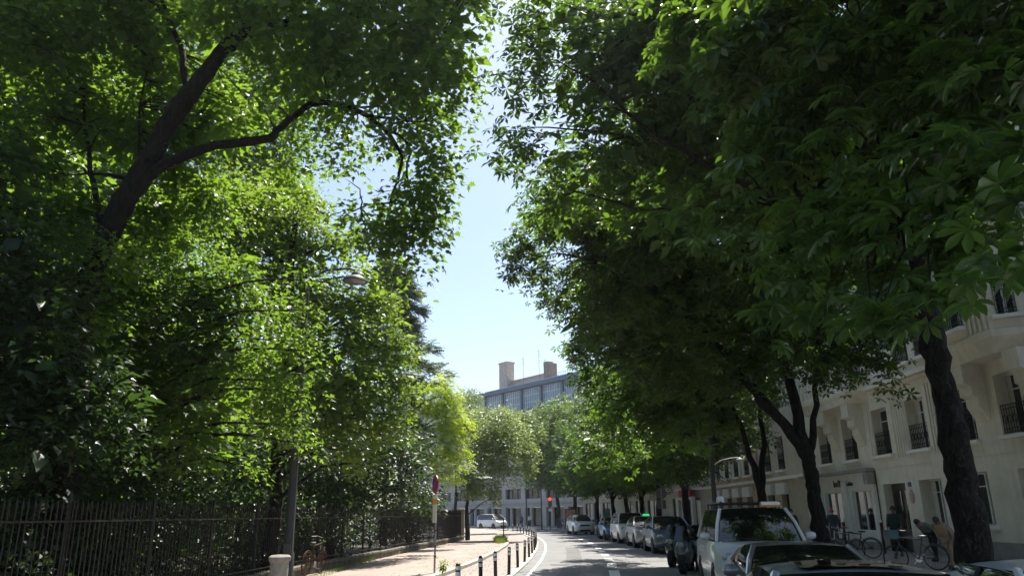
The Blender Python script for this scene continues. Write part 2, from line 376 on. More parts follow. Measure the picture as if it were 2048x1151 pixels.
def t_palm_flat(n):
    vs = []; fs = []
    for k in range(n):
        a = (k - (n - 1) / 2) * math.radians(300 / n); ca, sa = math.cos(a), math.sin(a)
        o = len(vs)
        for r, s, z in ((.03, 0, 0), (.6, .2, -.06), (1, 0, -.3), (.6, -.2, -.06)): vs.append((r * ca - s * sa, r * sa + s * ca, z))
        fs += [(o, o + 1, o + 2), (o, o + 2, o + 3)]
    return np.array(vs, np.float32), fs
def t_maple():
    out = [(0, .0), (.12, .34), (.38, .24), (.44, .5), (.66, .22), (1, 0)]
    vs = [(.3, 0, -.03)]; ring = [(x, y, .05 * y - .1 * x * x) for x, y in out] + [(x, -y, .05 * y - .1 * x * x) for x, y in out[-2:0:-1]]
    vs += ring; n = len(ring); fs = [(0, 1 + (i + 1) % n, 1 + i) for i in range(n)]
    return np.array(vs, np.float32), fs
def t_lobed():
    vs = [(0, 0, 0), (.22, .44, .03), (.46, .17, .02), (1, 0, -.14), (.46, -.17, .02), (.22, -.44, .03)]
    return np.array(vs, np.float32), [(0, 2, 1), (0, 3, 2), (0, 4, 3), (0, 5, 4)]
def t_simple(w=.3):
    vs = [(0, 0, 0), (.5, w, .06), (1, 0, -.12), (.5, -w, .06)]
    return np.array(vs, np.float32), [(0, 2, 1), (0, 3, 2)]
def t_pinnate(n=5):
    vs = []; fs = []
    for k in range(n):
        x = .15 + .75 * k / (n - 1)
        for s in (-1, 1):
            o = len(vs); vs += [(x, 0, -.3 * x * x), (x + .13, s * .16, -.3 * x * x + .02), (x + .1, s * .36, -.3 * x * x - .08), (x - .03, s * .2, -.3 * x * x)]
            fs += [(o, o + 1, o + 2), (o, o + 2, o + 3)] if s < 0 else [(o, o + 2, o + 1), (o, o + 3, o + 2)]
    return np.array(vs, np.float32), fs
def t_needle(n=6):
    vs = []; fs = []
    for k in range(n):
        x = k / n; L = .32 * (1 - .55 * x)
        for s in (-1, 1):
            o = len(vs); z = -.22 * x * x
            vs += [(x, 0, z), (x + .1, s * L, z - .07), (x + .16, 0, z - .03)]; fs.append((o, o + 1, o + 2) if s < 0 else (o, o + 2, o + 1))
    return np.array(vs, np.float32), fs
T_LOB = t_lobed()
T_P7, T_P5, T_PF = t_palmate(7, 4, .38), t_palmate(5, 2, .34), t_palm_flat(5)
T_MAP, T_SIM, T_PIN, T_NEE = t_maple(), t_simple(), t_pinnate(4), t_needle()

def vnoise(p, s, seed=0):
    """cheap smooth noise in [0,1] on points p (n,3)"""
    q = p / s + seed * 13.7
    i = np.floor(q).astype(np.int64); f = q - i; f = f * f * (3 - 2 * f); out = 0
    def h(a):
        n = (a[:, 0] * 73856093) ^ (a[:, 1] * 19349663) ^ (a[:, 2] * 83492791) ^ (seed * 2654435761)
        n = (n ^ (n >> 13)) * 1274126177 & 0x7fffffff; return ((n ^ (n >> 16)) & 0xffff) / 65535.0
    for dx in (0, 1):
        for dy in (0, 1):
            for dz in (0, 1):
                w = np.where(dx, f[:, 0], 1 - f[:, 0]) * np.where(dy, f[:, 1], 1 - f[:, 1]) * np.where(dz, f[:, 2], 1 - f[:, 2])
                out = out + w * h(i + np.array([dx, dy, dz]))
    return out

def scatter(tpl, pos, nrm, tan, size):
    """place leaf template at each pos with frame from nrm/tan -> verts, tris"""
    tv, tf = tpl; n = len(pos); k = len(tv)
    nrm = nrm / np.linalg.norm(nrm, axis=1, keepdims=True)
    tan = tan - nrm * np.sum(tan * nrm, 1, keepdims=True); tan /= (np.linalg.norm(tan, axis=1, keepdims=True) + 1e-9)
    bit = np.cross(nrm, tan)
    v = (pos[:, None, :] + size[:, None, None] * (tv[None, :, 0:1] * tan[:, None, :] + tv[None, :, 1:2] * bit[:, None, :] + tv[None, :, 2:3] * nrm[:, None, :]))
    f = np.array(tf, np.int64)[None] + (np.arange(n) * k)[:, None, None]
    return v.reshape(-1, 3).astype(np.float32), f.reshape(-1, 3)
def tri_mesh(name, v, f):
    me = bpy.data.meshes.new(name); nf = len(f)
    me.vertices.add(len(v)); me.vertices.foreach_set('co', v.ravel())
    me.loops.add(nf * 3); me.loops.foreach_set('vertex_index', f.ravel().astype(np.int32))
    me.polygons.add(nf); me.polygons.foreach_set('loop_start', np.arange(0, nf * 3, 3, dtype=np.int32))
    try: me.polygons.foreach_set('loop_total', np.full(nf, 3, np.int32))
    except Exception: pass
    me.update(calc_edges=True); return me

def sprays(blobs, density, gap=.0, gscale=1.3, shell=.5, seed=1, flat=1.0):
    """spray points inside a list of blobs (centre, (rx,ry,rz)) ; density = sprays per square metre of blob skin"""
    P = []; O = []
    for c, r in blobs:
        r = np.array(r, float); area = 4 * math.pi * (r[0] * r[1] * r[2]) ** (2 / 3)
        n = max(3, int(area * density)); d = RNG.normal(size=(n, 3)); d /= np.linalg.norm(d, axis=1, keepdims=True)
        rad = RNG.random(n) ** shell; lump = .8 + .4 * vnoise(np.array(c) + d * r * .9, max(.35, r.mean() * .45), seed)
        p = np.array(c) + d * r * (rad * lump)[:, None]
        P.append(p); O.append(d)
    P = np.concatenate(P); O = np.concatenate(O)
    if gap > 0:
        k = vnoise(P, gscale, seed + 5) > gap; P = P[k]; O = O[k]
    return P, O
def foliage(tpl, P, O, per, rs, size, droop=.5, up=1.0, jit=.5, thick=.35, hang=0.0):
    """per leaves round each spray point: layered, tilted outwards, drooping tips"""
    n = len(P); pos = np.repeat(P, per, 0); out = np.repeat(O, per, 0); m = n * per
    a = RNG.random(m) * 2 * math.pi; rr = np.sqrt(RNG.random(m)) * rs
    tiltv = np.repeat(RNG.normal(size=(n, 3)) * .28, per, 0)
    off = np.stack([np.cos(a) * rr, np.sin(a) * rr, RNG.normal(size=m) * rs * thick], 1)
    off[:, 2] += (off[:, :2] * (tiltv[:, :2] - out[:, :2] * .35)).sum(1) - hang * rr
    pos = pos + off
    horiz = np.stack([np.cos(a), np.sin(a), np.zeros(m)], 1)
    tan = horiz * .8 + out * .5 + RNG.normal(size=(m, 3)) * .35; tan[:, 2] -= droop
    nrm = np.zeros((m, 3)); nrm[:, 2] = up; nrm += out * .35 + RNG.normal(size=(m, 3)) * jit
    sz = size * RNG.uniform(.5, 1.22, m)
    return scatter(tpl, pos, nrm, tan, sz)
def crown(name, mat, vf, parent, extra=None):
    v, f = vf; me = tri_mesh(name, v, f); o = link_mesh(name, me, mat, parent); return o
def merge(*vfs):
    vs = []; fs = []; o = 0
    for v, f in vfs: vs.append(v); fs.append(f + o); o += len(v)
    return np.concatenate(vs), np.concatenate(fs)

def wobble(pts, amp, rr, sub=3):
    """subdivide a polyline smoothly (Catmull-Rom) and shake it a little"""
    pts = [Vector(p) for p in pts]; out = []
    for i in range(len(pts) - 1):
        p0 = pts[max(i - 1, 0)]; p1 = pts[i]; p2 = pts[i + 1]; p3 = pts[min(i + 2, len(pts) - 1)]
        for k in range(sub):
            t = k / sub
            q = .5 * ((2 * p1) + (-p0 + p2) * t + (2 * p0 - 5 * p1 + 4 * p2 - p3) * t * t + (-p0 + 3 * p1 - 3 * p2 + p3) * t ** 3)
            if i or k: q = q + Vector((rr.uniform(-1, 1), rr.uniform(-1, 1), rr.uniform(-.4, .4))) * amp
            out.append(q)
    out.append(pts[-1]); return out
def limb(mb, pts, r0, r1, rr, amp=.05, n=8, sub=3):
    q = wobble(pts, amp, rr, sub); k = len(q)
    rad = [r0 + (r1 - r0) * (i / (k - 1)) ** .8 for i in range(k)]
    rad = [x * rr.uniform(.93, 1.07) for x in rad]
    mb.tube(q, rad, n); return q
def twigs(mb, ends, targets, r, rr, count, amp=.12):
    """thin branchlets from the nearest limb point to some of the spray points"""
    if not len(targets): return
    E = np.array([tuple(e) for e in ends]); idx = RNG.choice(len(targets), min(count, len(targets)), replace=False)
    for i in idx:
        t = targets[i]; d = np.linalg.norm(E - t, axis=1); j = int(np.argmin(d))
        if d[j] < .3 or d[j] > 5: continue
        a = Vector(E[j]); b = Vector(t); m = (a + b) / 2 + Vector((0, 0, .12 * d[j])) + Vector((rr.uniform(-1, 1), rr.uniform(-1, 1), rr.uniform(-.5, .8))) * amp * d[j]
        mb.tube(wobble([a, m, b], .02 * d[j], rr, 3), [r, r * .9, r * .8, r * .65, r * .5, r * .35, r * .2], 5, False)

def px_blobs(lst):
    """(px, py, Y, r[, stretch z]) -> world blobs"""
    out = []
    for q in lst:
        c = at(q[0], q[1], q[2]); r = q[3]; sz = q[4] if len(q) > 4 else .85
        out.append((tuple(c), (r, r * 1.1, r * sz)))
    return out

def core(blobs, seed, rmin=.55, size=.42, dens=2.6):
    """outsize leaves added inside a crown to block light and darken its depth"""
    inner = [(c, tuple(x * .66 for x in r)) for c, r in blobs if min(r) > rmin]
    if not inner: return np.zeros((0, 3), np.float32), np.zeros((0, 3), np.int64)
    P, O = sprays(inner, dens, 0, 1, .5, seed); return foliage(T_SIM, P, O, 5, .4, size, .4, 1.0, .45, .35, .1)
def build_tree(name, label, base, wood, crowns, group=None, cat='tree', bark=None, wood_name='trunk'):
    """wood: list of (part name, MB in world coordinates); crowns: list of (part name, material, (v, f) in world)"""
    base = Vector(base); root = empty(name, base, 0, label, cat, group)
    for pn, mb in wood:
        mb.v = [tuple(Vector(p) - base) for p in mb.v]; o = mb.obj(pn, bark or bark_dark, root, smooth=True)
        if pn == 'trunk':                              # burrs, hollows and ribs
            me = o.data; n = len(me.vertices); co = np.empty(n * 3, np.float32); no = np.empty(n * 3, np.float32)
            me.vertices.foreach_get('co', co); me.vertex_normals.foreach_get('vector', no); co = co.reshape(-1, 3); no = no.reshape(-1, 3)
            q_ = co * np.array([1, 1, .45], np.float32) + 40
            co = co + no * ((vnoise(q_, .12, 3) - .5) * .03 + (vnoise(q_, .4, 4) - .5) * .06)[:, None]; me.vertices.foreach_set('co', co.astype(np.float32).ravel()); me.update()
    for pn, mat, (v, f) in crowns:
        crown(pn, mat, (v - np.array(base, np.float32), f), root)
    return root
def roots(mb, b, r, rr):
    b = Vector(b)
    for k in range(5):
        a = k * 1.256 + rr.uniform(-.3, .3)
        mb.tube([b + Vector((math.cos(a) * r * .55, math.sin(a) * r * .55, .45)), b + Vector((math.cos(a) * r * 1.0, math.sin(a) * r * 1.0, .12)), b + Vector((math.cos(a) * r * 1.5, math.sin(a) * r * 1.5, -.05))], [r * .35, r * .4, r * .2], 6)

def ring_blobs(c, R, n, r, rr, zlo=-1.0, inner=5):
    """blobs over the skin of a crown ellipsoid centred at c with radii R"""
    out = []
    for i in range(n):
        z = zlo + (1 - zlo) * (i + .5) / n; z = max(-.98, min(.98, z)); a = i * 2.39996 + rr.uniform(-.35, .35); h = math.sqrt(1 - z * z)
        k = rr.uniform(.68, .86); q = r * rr.uniform(.75, 1.25)
        out.append(((c[0] + math.cos(a) * h * R[0] * k, c[1] + math.sin(a) * h * R[1] * k, c[2] + z * R[2] * k), (q, q, q * .82)))
    for i in range(inner):
        q = r * rr.uniform(.9, 1.3)
        out.append(((c[0] + rr.uniform(-.4, .4) * R[0], c[1] + rr.uniform(-.4, .4) * R[1], c[2] + rr.uniform(-.4, .5) * R[2]), (q, q, q * .8)))
    return out

# ---- the chestnut row along the right pavement
def chestnut_row_tree(label, base, trunk, limbs, blobs, tpl, mat, dens, per, size, seed, gap=.30, rs=.36, tw=120, r0=.27):
    rr = random.Random(seed); tmb = MB(); lmb = MB(); ends = []
    q = limb(tmb, trunk, r0, r0 * .72, rr, .03, 22, 9); roots(tmb, base, r0, rr); ends += q[-3:]
    for pts, a, b in limbs: ends += limb(lmb, pts, a, b, rr, .07, 9, 4)[1:]
    P, O = sprays(blobs, dens, gap, 1.1, .42, seed)
    twigs(lmb, ends, P, .03, rr, tw)
    vf = merge(core(blobs, seed + 300, .9, .45, 1.6), foliage(tpl, P, O, per, rs, size, .45, 1.0, .38, .3, .12))
    return build_tree('chestnut_tree', label, base, [('trunk', tmb), ('branches', lmb)], [('crown', mat, vf)], 'chestnut trees along the right pavement')

rr = random.Random(5)
# R0: out of view to the right, its low boughs hang into the picture close to the camera
b0 = px_blobs([(1560, 40, 7.0, .75), (1700, 70, 6.6, .7), (1850, 40, 6.2, .7), (1990, 40, 5.6, .65), (1480, 150, 7.8, .7), (1620, 190, 7.0, .6), (1780, 170, 6.2, .6),
                (1930, 150, 5.6, .5), (2040, 160, 5.0, .45), (1420, 60, 8.2, .8), (1700, 300, 6.4, .45), (1560, 300, 7.4, .6), (1850, 290, 5.7, .4), (2020, 300, 4.8, .35),
                (1640, 430, 6.6, .42), (1780, 410, 6.0, .42), (1900, 420, 5.4, .34), (1600, 540, 6.8, .34), (1700, 570, 6.3, .36), (1820, 540, 5.8, .33), (1860, 610, 5.2, .14),
                (1560, 610, 6.8, .22), (1740, 640, 5.6, .1), (2040, 430, 4.2, .16), (2030, 540, 3.6, .08), (1960, 330, 5.2, .3), (1470, 420, 8.2, .5), (1560, 470, 7.6, .5)])
up0 = ring_blobs((6.4, 2.5, 8.6), (5.0, 6.0, 3.6), 22, 1.5, rr, -.55, 4)
up0 += [((x, y, z), (1.3, 1.3, .9)) for x, y, z in ((3.4, 6.4, 8.6), (4.8, 6.8, 8.4), (6.2, 7.0, 8.2), (4.2, 8.2, 9.6), (5.8, 8.4, 9.4), (3.6, 5.0, 7.8), (5.0, 5.2, 7.6))]  # extra boughs added above the view to shade the near leaves
up0 = [q for q in up0 if not (q[0][0] < 1.9 + .10 * max(0, q[0][1]))]
rs0 = random.Random(31); t0 = MB(); l0 = MB(); e0 = []
q = limb(t0, [(6.3, 2.2, 0), (6.25, 2.2, 2), (6.3, 2.3, 4.2)], .3, .22, rs0, .02, 14, 4); roots(t0, (6.3, 2.2, 0.1), .3, rs0)
for pts, a, b in (([(6.3, 2.3, 4), (5.6, 4.0, 5.2), (4.6, 5.6, 5.3), (3.6, 6.8, 5.1), (2.9, 7.6, 4.9)], .12, .03), ([(6.3, 2.3, 4), (5.9, 4.2, 6.4), (4.6, 6.2, 7.2), (3.0, 7.6, 7.0)], .12, .03),
                  ([(5.2, 4.6, 5.3), (4.4, 5.0, 4.7), (3.7, 5.6, 4.3), (3.2, 6.1, 4.1)], .05, .015), ([(6.3, 2.3, 4), (7, 1, 7), (7.2, .6, 10)], .18, .05), ([(6.3, 2.3, 4.1), (5.2, 2.4, 7), (4.6, 2.6, 9.5)], .14, .04)):
    e0 += limb(l0, pts, a, b, rs0, .05, 8, 4)[1:]
P, O = sprays(b0, 5.2, .22, .8, .5, 3)
twigs(l0, e0, P, .016, rs0, 90)
va = foliage(T_P7, P, O, 4, .26, .21, .5, 1.0, .36, .25, .15)
P, O = sprays(up0, 3.2, .25, 1.1, .45, 4)
vb = foliage(T_PF, P, O, 4, .4, .24, .45, 1.0, .36, .3, .12)
build_tree('chestnut_tree', 'chestnut whose big leaves hang closest, across the photo\'s upper right corner', (6.3, 2.2, .12), [('trunk', t0), ('branches', l0)],
           [('crown', lm_chest_near, va), ('upper_crown', lm_chest, vb)], 'chestnut trees along the right pavement')

# R1
tb = (7.3, 12.7, .12)
bl = px_blobs([(1120, 40, 13, 1.15), (1060, 50, 12.5, .5), (1045, 165, 12, .55), (1005, 165, 11.6, .28), (1080, 130, 12.5, .8), (1090, 285, 13, .85), (1015, 305, 12.4, .42), (1060, 245, 12.6, .55),
               (1130, 380, 14, .85), (1085, 395, 14, .5), (1200, 120, 13, 1.5), (1190, 300, 13.5, 1.4), (1300, 60, 12.5, 1.5), (1330, 230, 13, 1.7), (1460, 120, 12, 1.6), (1480, 320, 13, 1.7),
               (1600, 200, 13, 1.7), (1720, 120, 13, 1.7), (1850, 200, 13.5, 1.7), (1980, 120, 13.5, 1.6), (1900, 380, 14, 1.2), (1760, 380, 13.5, 1.2), (1620, 400, 13.5, 1.2), (1990, 330, 14, 1.0), (1350, 400, 14, 1.3)])
bl += ring_blobs((7.0, 13.0, 10.5), (5.6, 5.0, 4.6), 18, 1.6, rr, -.25, 4)
chestnut_row_tree('nearest chestnut on the right pavement, thick dark bare trunk before the cream facade', tb,
                  [(7.3, 12.7, 0), (7.27, 12.7, 1.6), (7.3, 12.75, 3.4), (7.22, 12.8, 5.2), (7.1, 12.9, 7)],
                  [([(7.25, 12.75, 5.0), (5.6, 12.4, 6.4), (3.8, 12.2, 7.5), (2.6, 12.1, 8.1)], .15, .025), ([(7.15, 12.8, 6), (8.2, 13.6, 8), (8.8, 14, 10.5)], .15, .04),
                   ([(7.1, 12.9, 6.9), (6.6, 13, 9), (6.3, 13, 12.5)], .16, .04), ([(7.2, 12.8, 5.6), (6.6, 11, 7.2), (5.4, 9.6, 8.2)], .12, .03), ([(7.1, 12.9, 6.6), (5, 13.4, 9), (3, 13.5, 11)], .12, .03),
                   ([(4.6, 12.3, 7.0), (3.2, 12.2, 6.8), (2.2, 12.2, 6.8)], .05, .012)],
                  bl, T_P5, lm_chest, 4.2, 4, .2, 41, .38, .38, 170, .26)
# R2
tb = (8.15, 21.2, .12)
bl = px_blobs([(1075, 490, 22, 1.0), (1025, 495, 21.5, .45), (1035, 545, 21.6, .5), (1100, 570, 22.4, .8), (1140, 615, 23, .7), (1150, 430, 20, 1.3), (1210, 530, 21, 1.6), (1200, 640, 23, 1.2), (1300, 600, 21, 1.8), (1330, 470, 19, 1.8),
               (1450, 520, 19, 1.7), (1420, 640, 20.5, 1.4), (1560, 500, 19.5, 1.8), (1680, 480, 20, 1.7), (1780, 500, 20.5, 1.5), (1700, 620, 21, 1.0), (1560, 620, 20.5, 1.0), (1280, 720, 23.5, 1.4), (1380, 740, 22.5, 1.0), (1760, 720, 20.5, .55), (1650, 740, 20.5, .7), (1720, 680, 20.2, .8), (1790, 650, 20.2, .7), (1610, 690, 20.5, .8), (1690, 780, 20.6, .4), (1850, 600, 20, .7), (1770, 770, 20.6, .3), (1680, 660, 20.2, .8), (1740, 600, 20, .9), (1830, 650, 20, .5), (1620, 780, 20.8, .45), (1500, 680, 20.5, 1.1), (1460, 760, 21, .8), (1560, 740, 20.8, .6), (1690, 720, 20.3, .7)])
bl += ring_blobs((7.4, 21.5, 10.2), (6.2, 4.8, 4.6), 20, 1.6, rr, -.1, 4)
chestnut_row_tree('chestnut with thick forked trunk beside the white van, second on the right pavement', tb,
                  [(8.15, 21.2, 0), (8.13, 21.2, 1.2), (8.1, 21.2, 2.4), (8.06, 21.2, 3.3)],
                  [([(8.06, 21.2, 3.1), (7.4, 21.0, 4.0), (6.4, 20.8, 5.2), (5.5, 20.6, 6.4), (4.2, 20.4, 7.6), (2.4, 20.6, 8.6)], .15, .03), ([(8.06, 21.2, 3.2), (7.9, 21.4, 4.8), (7.7, 21.6, 7), (7.4, 21.8, 10), (7.2, 21.8, 13)], .2, .04),
                   ([(8.06, 21.2, 3.2), (8.5, 21.3, 4.6), (8.9, 21.5, 6.6), (9.4, 21.6, 9)], .12, .03), ([(7.9, 21.2, 3.5), (7.2, 21.3, 4.6), (6.3, 21.4, 6.0), (5.4, 21.6, 8.2), (4.6, 21.8, 10.6)], .13, .03)],
                  bl, T_PF, lm_chest, 4.2, 5, .21, 42, .38, .42, 160, .225)
# R3
tb = (8.55, 27.0, .12)
bl = px_blobs([(1150, 690, 29, .9), (1190, 740, 30, 1.1), (1230, 830, 30, 1.3), (1290, 790, 28, 1.5), (1330, 860, 28, 1.1), (1400, 800, 27, 1.1), (1260, 640, 27, 1.6), (1380, 690, 26, 1.5), (1420, 850, 27, .7), (1480, 740, 26, 1.2), (1200, 900, 33, 1.2), (1560, 700, 26, 1.2), (1640, 760, 26.5, .6), (1450, 820, 26.5, .8), (1530, 800, 26.5, .7), (1380, 880, 28, .8), (1250, 900, 31, 1.0)])
bl += ring_blobs((7.6, 27.5, 9.6), (5.4, 4.6, 4.6), 18, 1.6, rr, -.5, 4)
chestnut_row_tree('chestnut with slender V-shaped trunk rising behind the white van', tb,
                  [(8.55, 27, 0), (8.52, 27, 1.3), (8.5, 27, 2.4)],
                  [([(8.5, 27, 2.3), (8.2, 26.9, 3.6), (7.8, 26.8, 5), (7.0, 26.8, 7.4), (6.0, 26.8, 9.8)], .14, .03), ([(8.5, 27, 2.3), (8.75, 27.1, 3.6), (8.85, 27.2, 5.4), (8.8, 27.3, 8.4), (8.7, 27.3, 11)], .14, .03),
                   ([(7.9, 26.8, 4.8), (6.4, 26.6, 6), (4.6, 26.6, 7.2)], .07, .02)],
                  bl, T_PF, lm_chest, 3.8, 5, .23, 43, .36, .45, 120, .21)
# the rest of the row: two crown shapes shared
def row_mesh(seed, R, mat, dens, per, size, H=9.0, n=22):
    r2 = random.Random(seed); bl = ring_blobs((-.2, 0, H - 1.6), R, n, 1.55, r2, -.92, 5)
    P, O = sprays(bl, dens, .28, 1.2, .42, seed); v, f = foliage(T_PF, P, O, per, .45, size, .45, 1.0, .4, .3, .12)
    t = MB(); l = MB(); e = []
    limb(t, [(0, 0, -.1), (.03, 0, 1.4), (-.02, .05, 2.7), (-.1, .05, 4)], .22, .15, r2, .03, 10, 3)
    for k in range(6):
        a = k * 1.05 + r2.uniform(-.3, .3)
        e += limb(l, [(-.06, .05, 2.6 + .25 * k), (math.cos(a) * 1.4 - .3, math.sin(a) * 1.4, 4.6 + .4 * k), (math.cos(a) * 3 - .6, math.sin(a) * 2.7, 6.2 + .5 * k)], .1, .025, r2, .1, 6, 3)[1:]
    twigs(l, e, P, .03, r2, 60)
    return tri_mesh('crown', v, f), t.mesh('trunk', True), l.mesh('branches', True)
mv = [row_mesh(51, (3.9, 3.5, 4.8), lm_chest, 3.4, 5, .25), row_mesh(52, (3.7, 3.6, 4.5), lm_chest, 3.4, 5, .25, 8.6)]
spots = [(9.0, 41.2, 1, 2.1, 1.02, 'chestnut by the round sign post, trunk beside the red shop sign'),
         (9.1, 49.5, 0, 4.0, 1.0, 'chestnut behind the parked white estate car'), (9.2, 57, 1, 5.4, .98, 'chestnut behind the blue parked car'),
         (9.2, 64.5, 0, 1.2, 1.0, 'chestnut between the blue car and the white four-wheel drive'), (9.0, 72, 1, .2, 1.0, 'chestnut just beyond the white four-wheel drive'),
         (8.4, 80, 0, 3.1, 1.05, 'chestnut beside the red traffic light'), (6.9, 90, 1, 3.6, 1.2, 'chestnut at the far corner behind the row of hire bicycles'), (5.4, 98, 0, .4, 1.24, 'farthest chestnut, before the concrete building beyond the red light')]
for x, y, k, rz, s, lab in spots:
    root = empty('chestnut_tree', (x, y, .12), rz, lab, 'tree', 'chestnut trees along the right pavement'); root.scale = (s, s, s * (1.0 if k else 1.04))
    c, t, l = mv[k]
    link_mesh('trunk', t, bark_dark, root); link_mesh('branches', l, bark_dark, root); link_mesh('crown', c, lm_chest, root)

# ---- the park on the left
rr = random.Random(9)
# L1 leaning maple with long bough over the pavement
Y1 = 14.2
tp = [at(118, 1000, Y1 + .3), at(135, 860, Y1 + .2), at(150, 700, Y1), at(180, 560, Y1), at(235, 430, Y1 - .1), at(290, 335, Y1 - .2), at(335, 250, Y1 - .3), at(385, 180, Y1 - .4), at(450, 100, Y1 - .5), at(505, 55, Y1 - .6)]
tp = [Vector((tp[0].x - .1, Y1 + .3, .1))] + tp
t1 = MB(); l1 = MB(); rs1 = random.Random(61); e1 = []
limb(t1, tp, .35, .15, rs1, .02, 20, 7)
for pts, a, b in (([at(300, 350, Y1 - .2), at(350, 318, Y1 - .3), at(430, 292, Y1 - .4), at(530, 280, Y1 - .5), at(552, 262, Y1 - .5), at(590, 228, Y1 - .6), at(640, 204, Y1 - .7), at(700, 215, Y1 - .8), at(755, 245, Y1 - .9), at(795, 290, Y1 - 1), at(800, 330, Y1 - 1), at(790, 375, Y1 - 1), at(780, 405, Y1 - 1)], .125, .018),
                  ([at(740, 232, Y1 - .9), at(790, 238, Y1 - 1), at(850, 245, Y1 - 1.2)], .04, .012), ([at(755, 245, Y1 - .9), at(815, 290, Y1 - 1), at(815, 350, Y1 - 1), at(835, 440, Y1 - 1)], .035, .012),
                  ([at(640, 204, Y1 - .7), at(700, 212, Y1 - .4), at(780, 218, Y1 - .2), at(830, 260, Y1)], .04, .012), ([at(780, 405, Y1 - 1), at(740, 410, Y1 - 1), at(690, 430, Y1 - 1)], .025, .01),
                  ([at(505, 55, Y1 - .6), at(545, 52, Y1 - .7), at(640, 30, Y1 - .9), at(760, 40, Y1 - 1.2), at(880, 80, Y1 - 1.5)], .13, .02), ([at(370, 190, Y1 - .3), at(365, 110, Y1), at(330, 20, Y1 + .3), at(300, -120, Y1 + .3)], .09, .03),
                  ([at(470, 80, Y1 - .5), at(500, 0, Y1 - .6), at(560, -120, Y1 - .8)], .1, .03), ([at(265, 360, Y1), at(200, 348, Y1 + .2), at(130, 350, Y1 + .5)], .05, .015), ([at(210, 470, Y1), at(190, 380, Y1 + .6), at(170, 250, Y1 + 1), at(160, 60, Y1 + 1.2)], .09, .02),
                  ([at(280, 340, Y1), at(275, 260, Y1 + .6), at(300, 120, Y1 + 1.0)], .05, .015)):
    e1 += limb(l1, pts, a, b, rs1, .03, 8, 3)[1:]
b1 = px_blobs([(40, 60, 14, 1.7), (200, 30, 14.5, 1.6), (330, 60, 15, 1.4), (60, -120, 14, 2), (300, -120, 14, 2.2), (560, -120, 13.5, 2.2), (800, -130, 13, 2.0), (460, 20, 13.5, 1.2), (600, 40, 13.2, 1.3), (720, 40, 13, 1.2), (820, 60, 12.8, 1.0),
                (890, 40, 12.5, .9), (895, 120, 12.5, .7), (922, 190, 12.5, .42), (930, -60, 12.4, .9), (640, 130, 13.5, 1.0), (750, 140, 13.2, 1.0), (560, 140, 14.2, .9), (840, 170, 13, .75), (800, 250, 13.2, .6), (870, 250, 13, .55),
                (870, 320, 13, .55), (860, 390, 13, .5), (820, 420, 13.1, .5), (845, 460, 13.1, .42), (760, 470, 13.3, .38), (720, 430, 13.3, .32), (800, 510, 13.3, .42), (830, 540, 13.3, .25), (690, 290, 13.8, .5), (620, 230, 14, .6), (690, 340, 13.8, .28), (730, 340, 13.6, .2),
                (600, 310, 14.4, .5), (500, 230, 14.8, .8), (430, 180, 15.5, .9), (560, 350, 15, .45), (100, 200, 15.2, 1.4), (40, 320, 15, 1.2), (200, 230, 16, 1.2), (330, 150, 16, 1.1), (790, 575, 13.4, .2), (770, 300, 13.4, .35), (770, 430, 13.3, .42), (830, 400, 13.2, .5), (855, 440, 13.1, .45), (800, 465, 13.2, .5), (835, 515, 13.2, .4), (780, 530, 13.3, .36), (735, 475, 13.3, .34), (705, 450, 13.4, .28), (880, 350, 13, .4), (700, 220, 13.5, .45), (330, 300, 15.6, .9), (250, 260, 15.6, 1.0), (400, 400, 16.5, 1.1), (300, 440, 15.5, .7), (190, 430, 15, .9), (420, 260, 16, .9), (170, 480, 13.5, .45), (235, 520, 13.5, .5), (140, 560, 13.6, .5), (200, 640, 13.6, .4), (110, 440, 14.6, .9), (360, 230, 15.8, .8)])
P, O = sprays(b1, 9.5, .30, .9, .5, 8)
twigs(l1, e1, P, .018, rs1, 260)
v1 = merge(core(b1, 21), foliage(T_MAP, P[::2], O[::2], 9, .34, .145, .45, 1.0, .5, .3, .1), foliage(T_LOB, P[1::2], O[1::2], 10, .36, .135, .45, 1.0, .5, .3, .1))
build_tree('maple_tree', 'leaning maple in the park, long curved bough arching over the pavement', (tp[0].x, Y1 + .3, .1), [('trunk', t1), ('branches', l1)], [('crown', lm_maple, v1)], 'park trees behind the railing')

def park_tree(name, label, base, H, px, tpl, mat, dens, per, size, seed, gap=.33, rs=.36, r0=.2, jit=.5, hang=.1, up=1.0, droop=.45, tw=120, lean=(0, 0), group='park trees behind the railing', extra=None, cat='tree', bark=None, shell=.45, stretch=None, thick=.4, solid=False):
    r2 = random.Random(seed); base = Vector(base); t = MB(); l = MB(); e = []
    bl = px_blobs(px) + (extra or [])
    q = limb(t, [base + Vector((lean[0] * k, lean[1] * k, H * k)) for k in (0, .3, .6, 1)], r0, r0 * .35, r2, .06, 10, 3); e += q[3:]
    for c, r in bl:
        c = Vector(c); k = max(.15, min(.95, (c.z - base.z - .35 * (c - base).xy.length) / H)); s = base + Vector((lean[0] * k, lean[1] * k, H * k))
        e += limb(l, [s, (s * .45 + c * .55) + Vector((0, 0, .15 * (c - s).length)), c], r0 * .28, .015, r2, .08, 6, 3)[1:]
    P, O = sprays(bl, dens, gap, 1.0, shell, seed); twigs(l, e, P, .018, r2, tw)
    v = foliage(tpl, P, O, per, rs, size, droop, up, jit, thick, hang)
    if solid: v = merge(core(bl, seed + 200), v)
    return build_tree(name, label, base, [('trunk', t), ('branches', l)], [('crown', mat, v)], group, cat, bark)

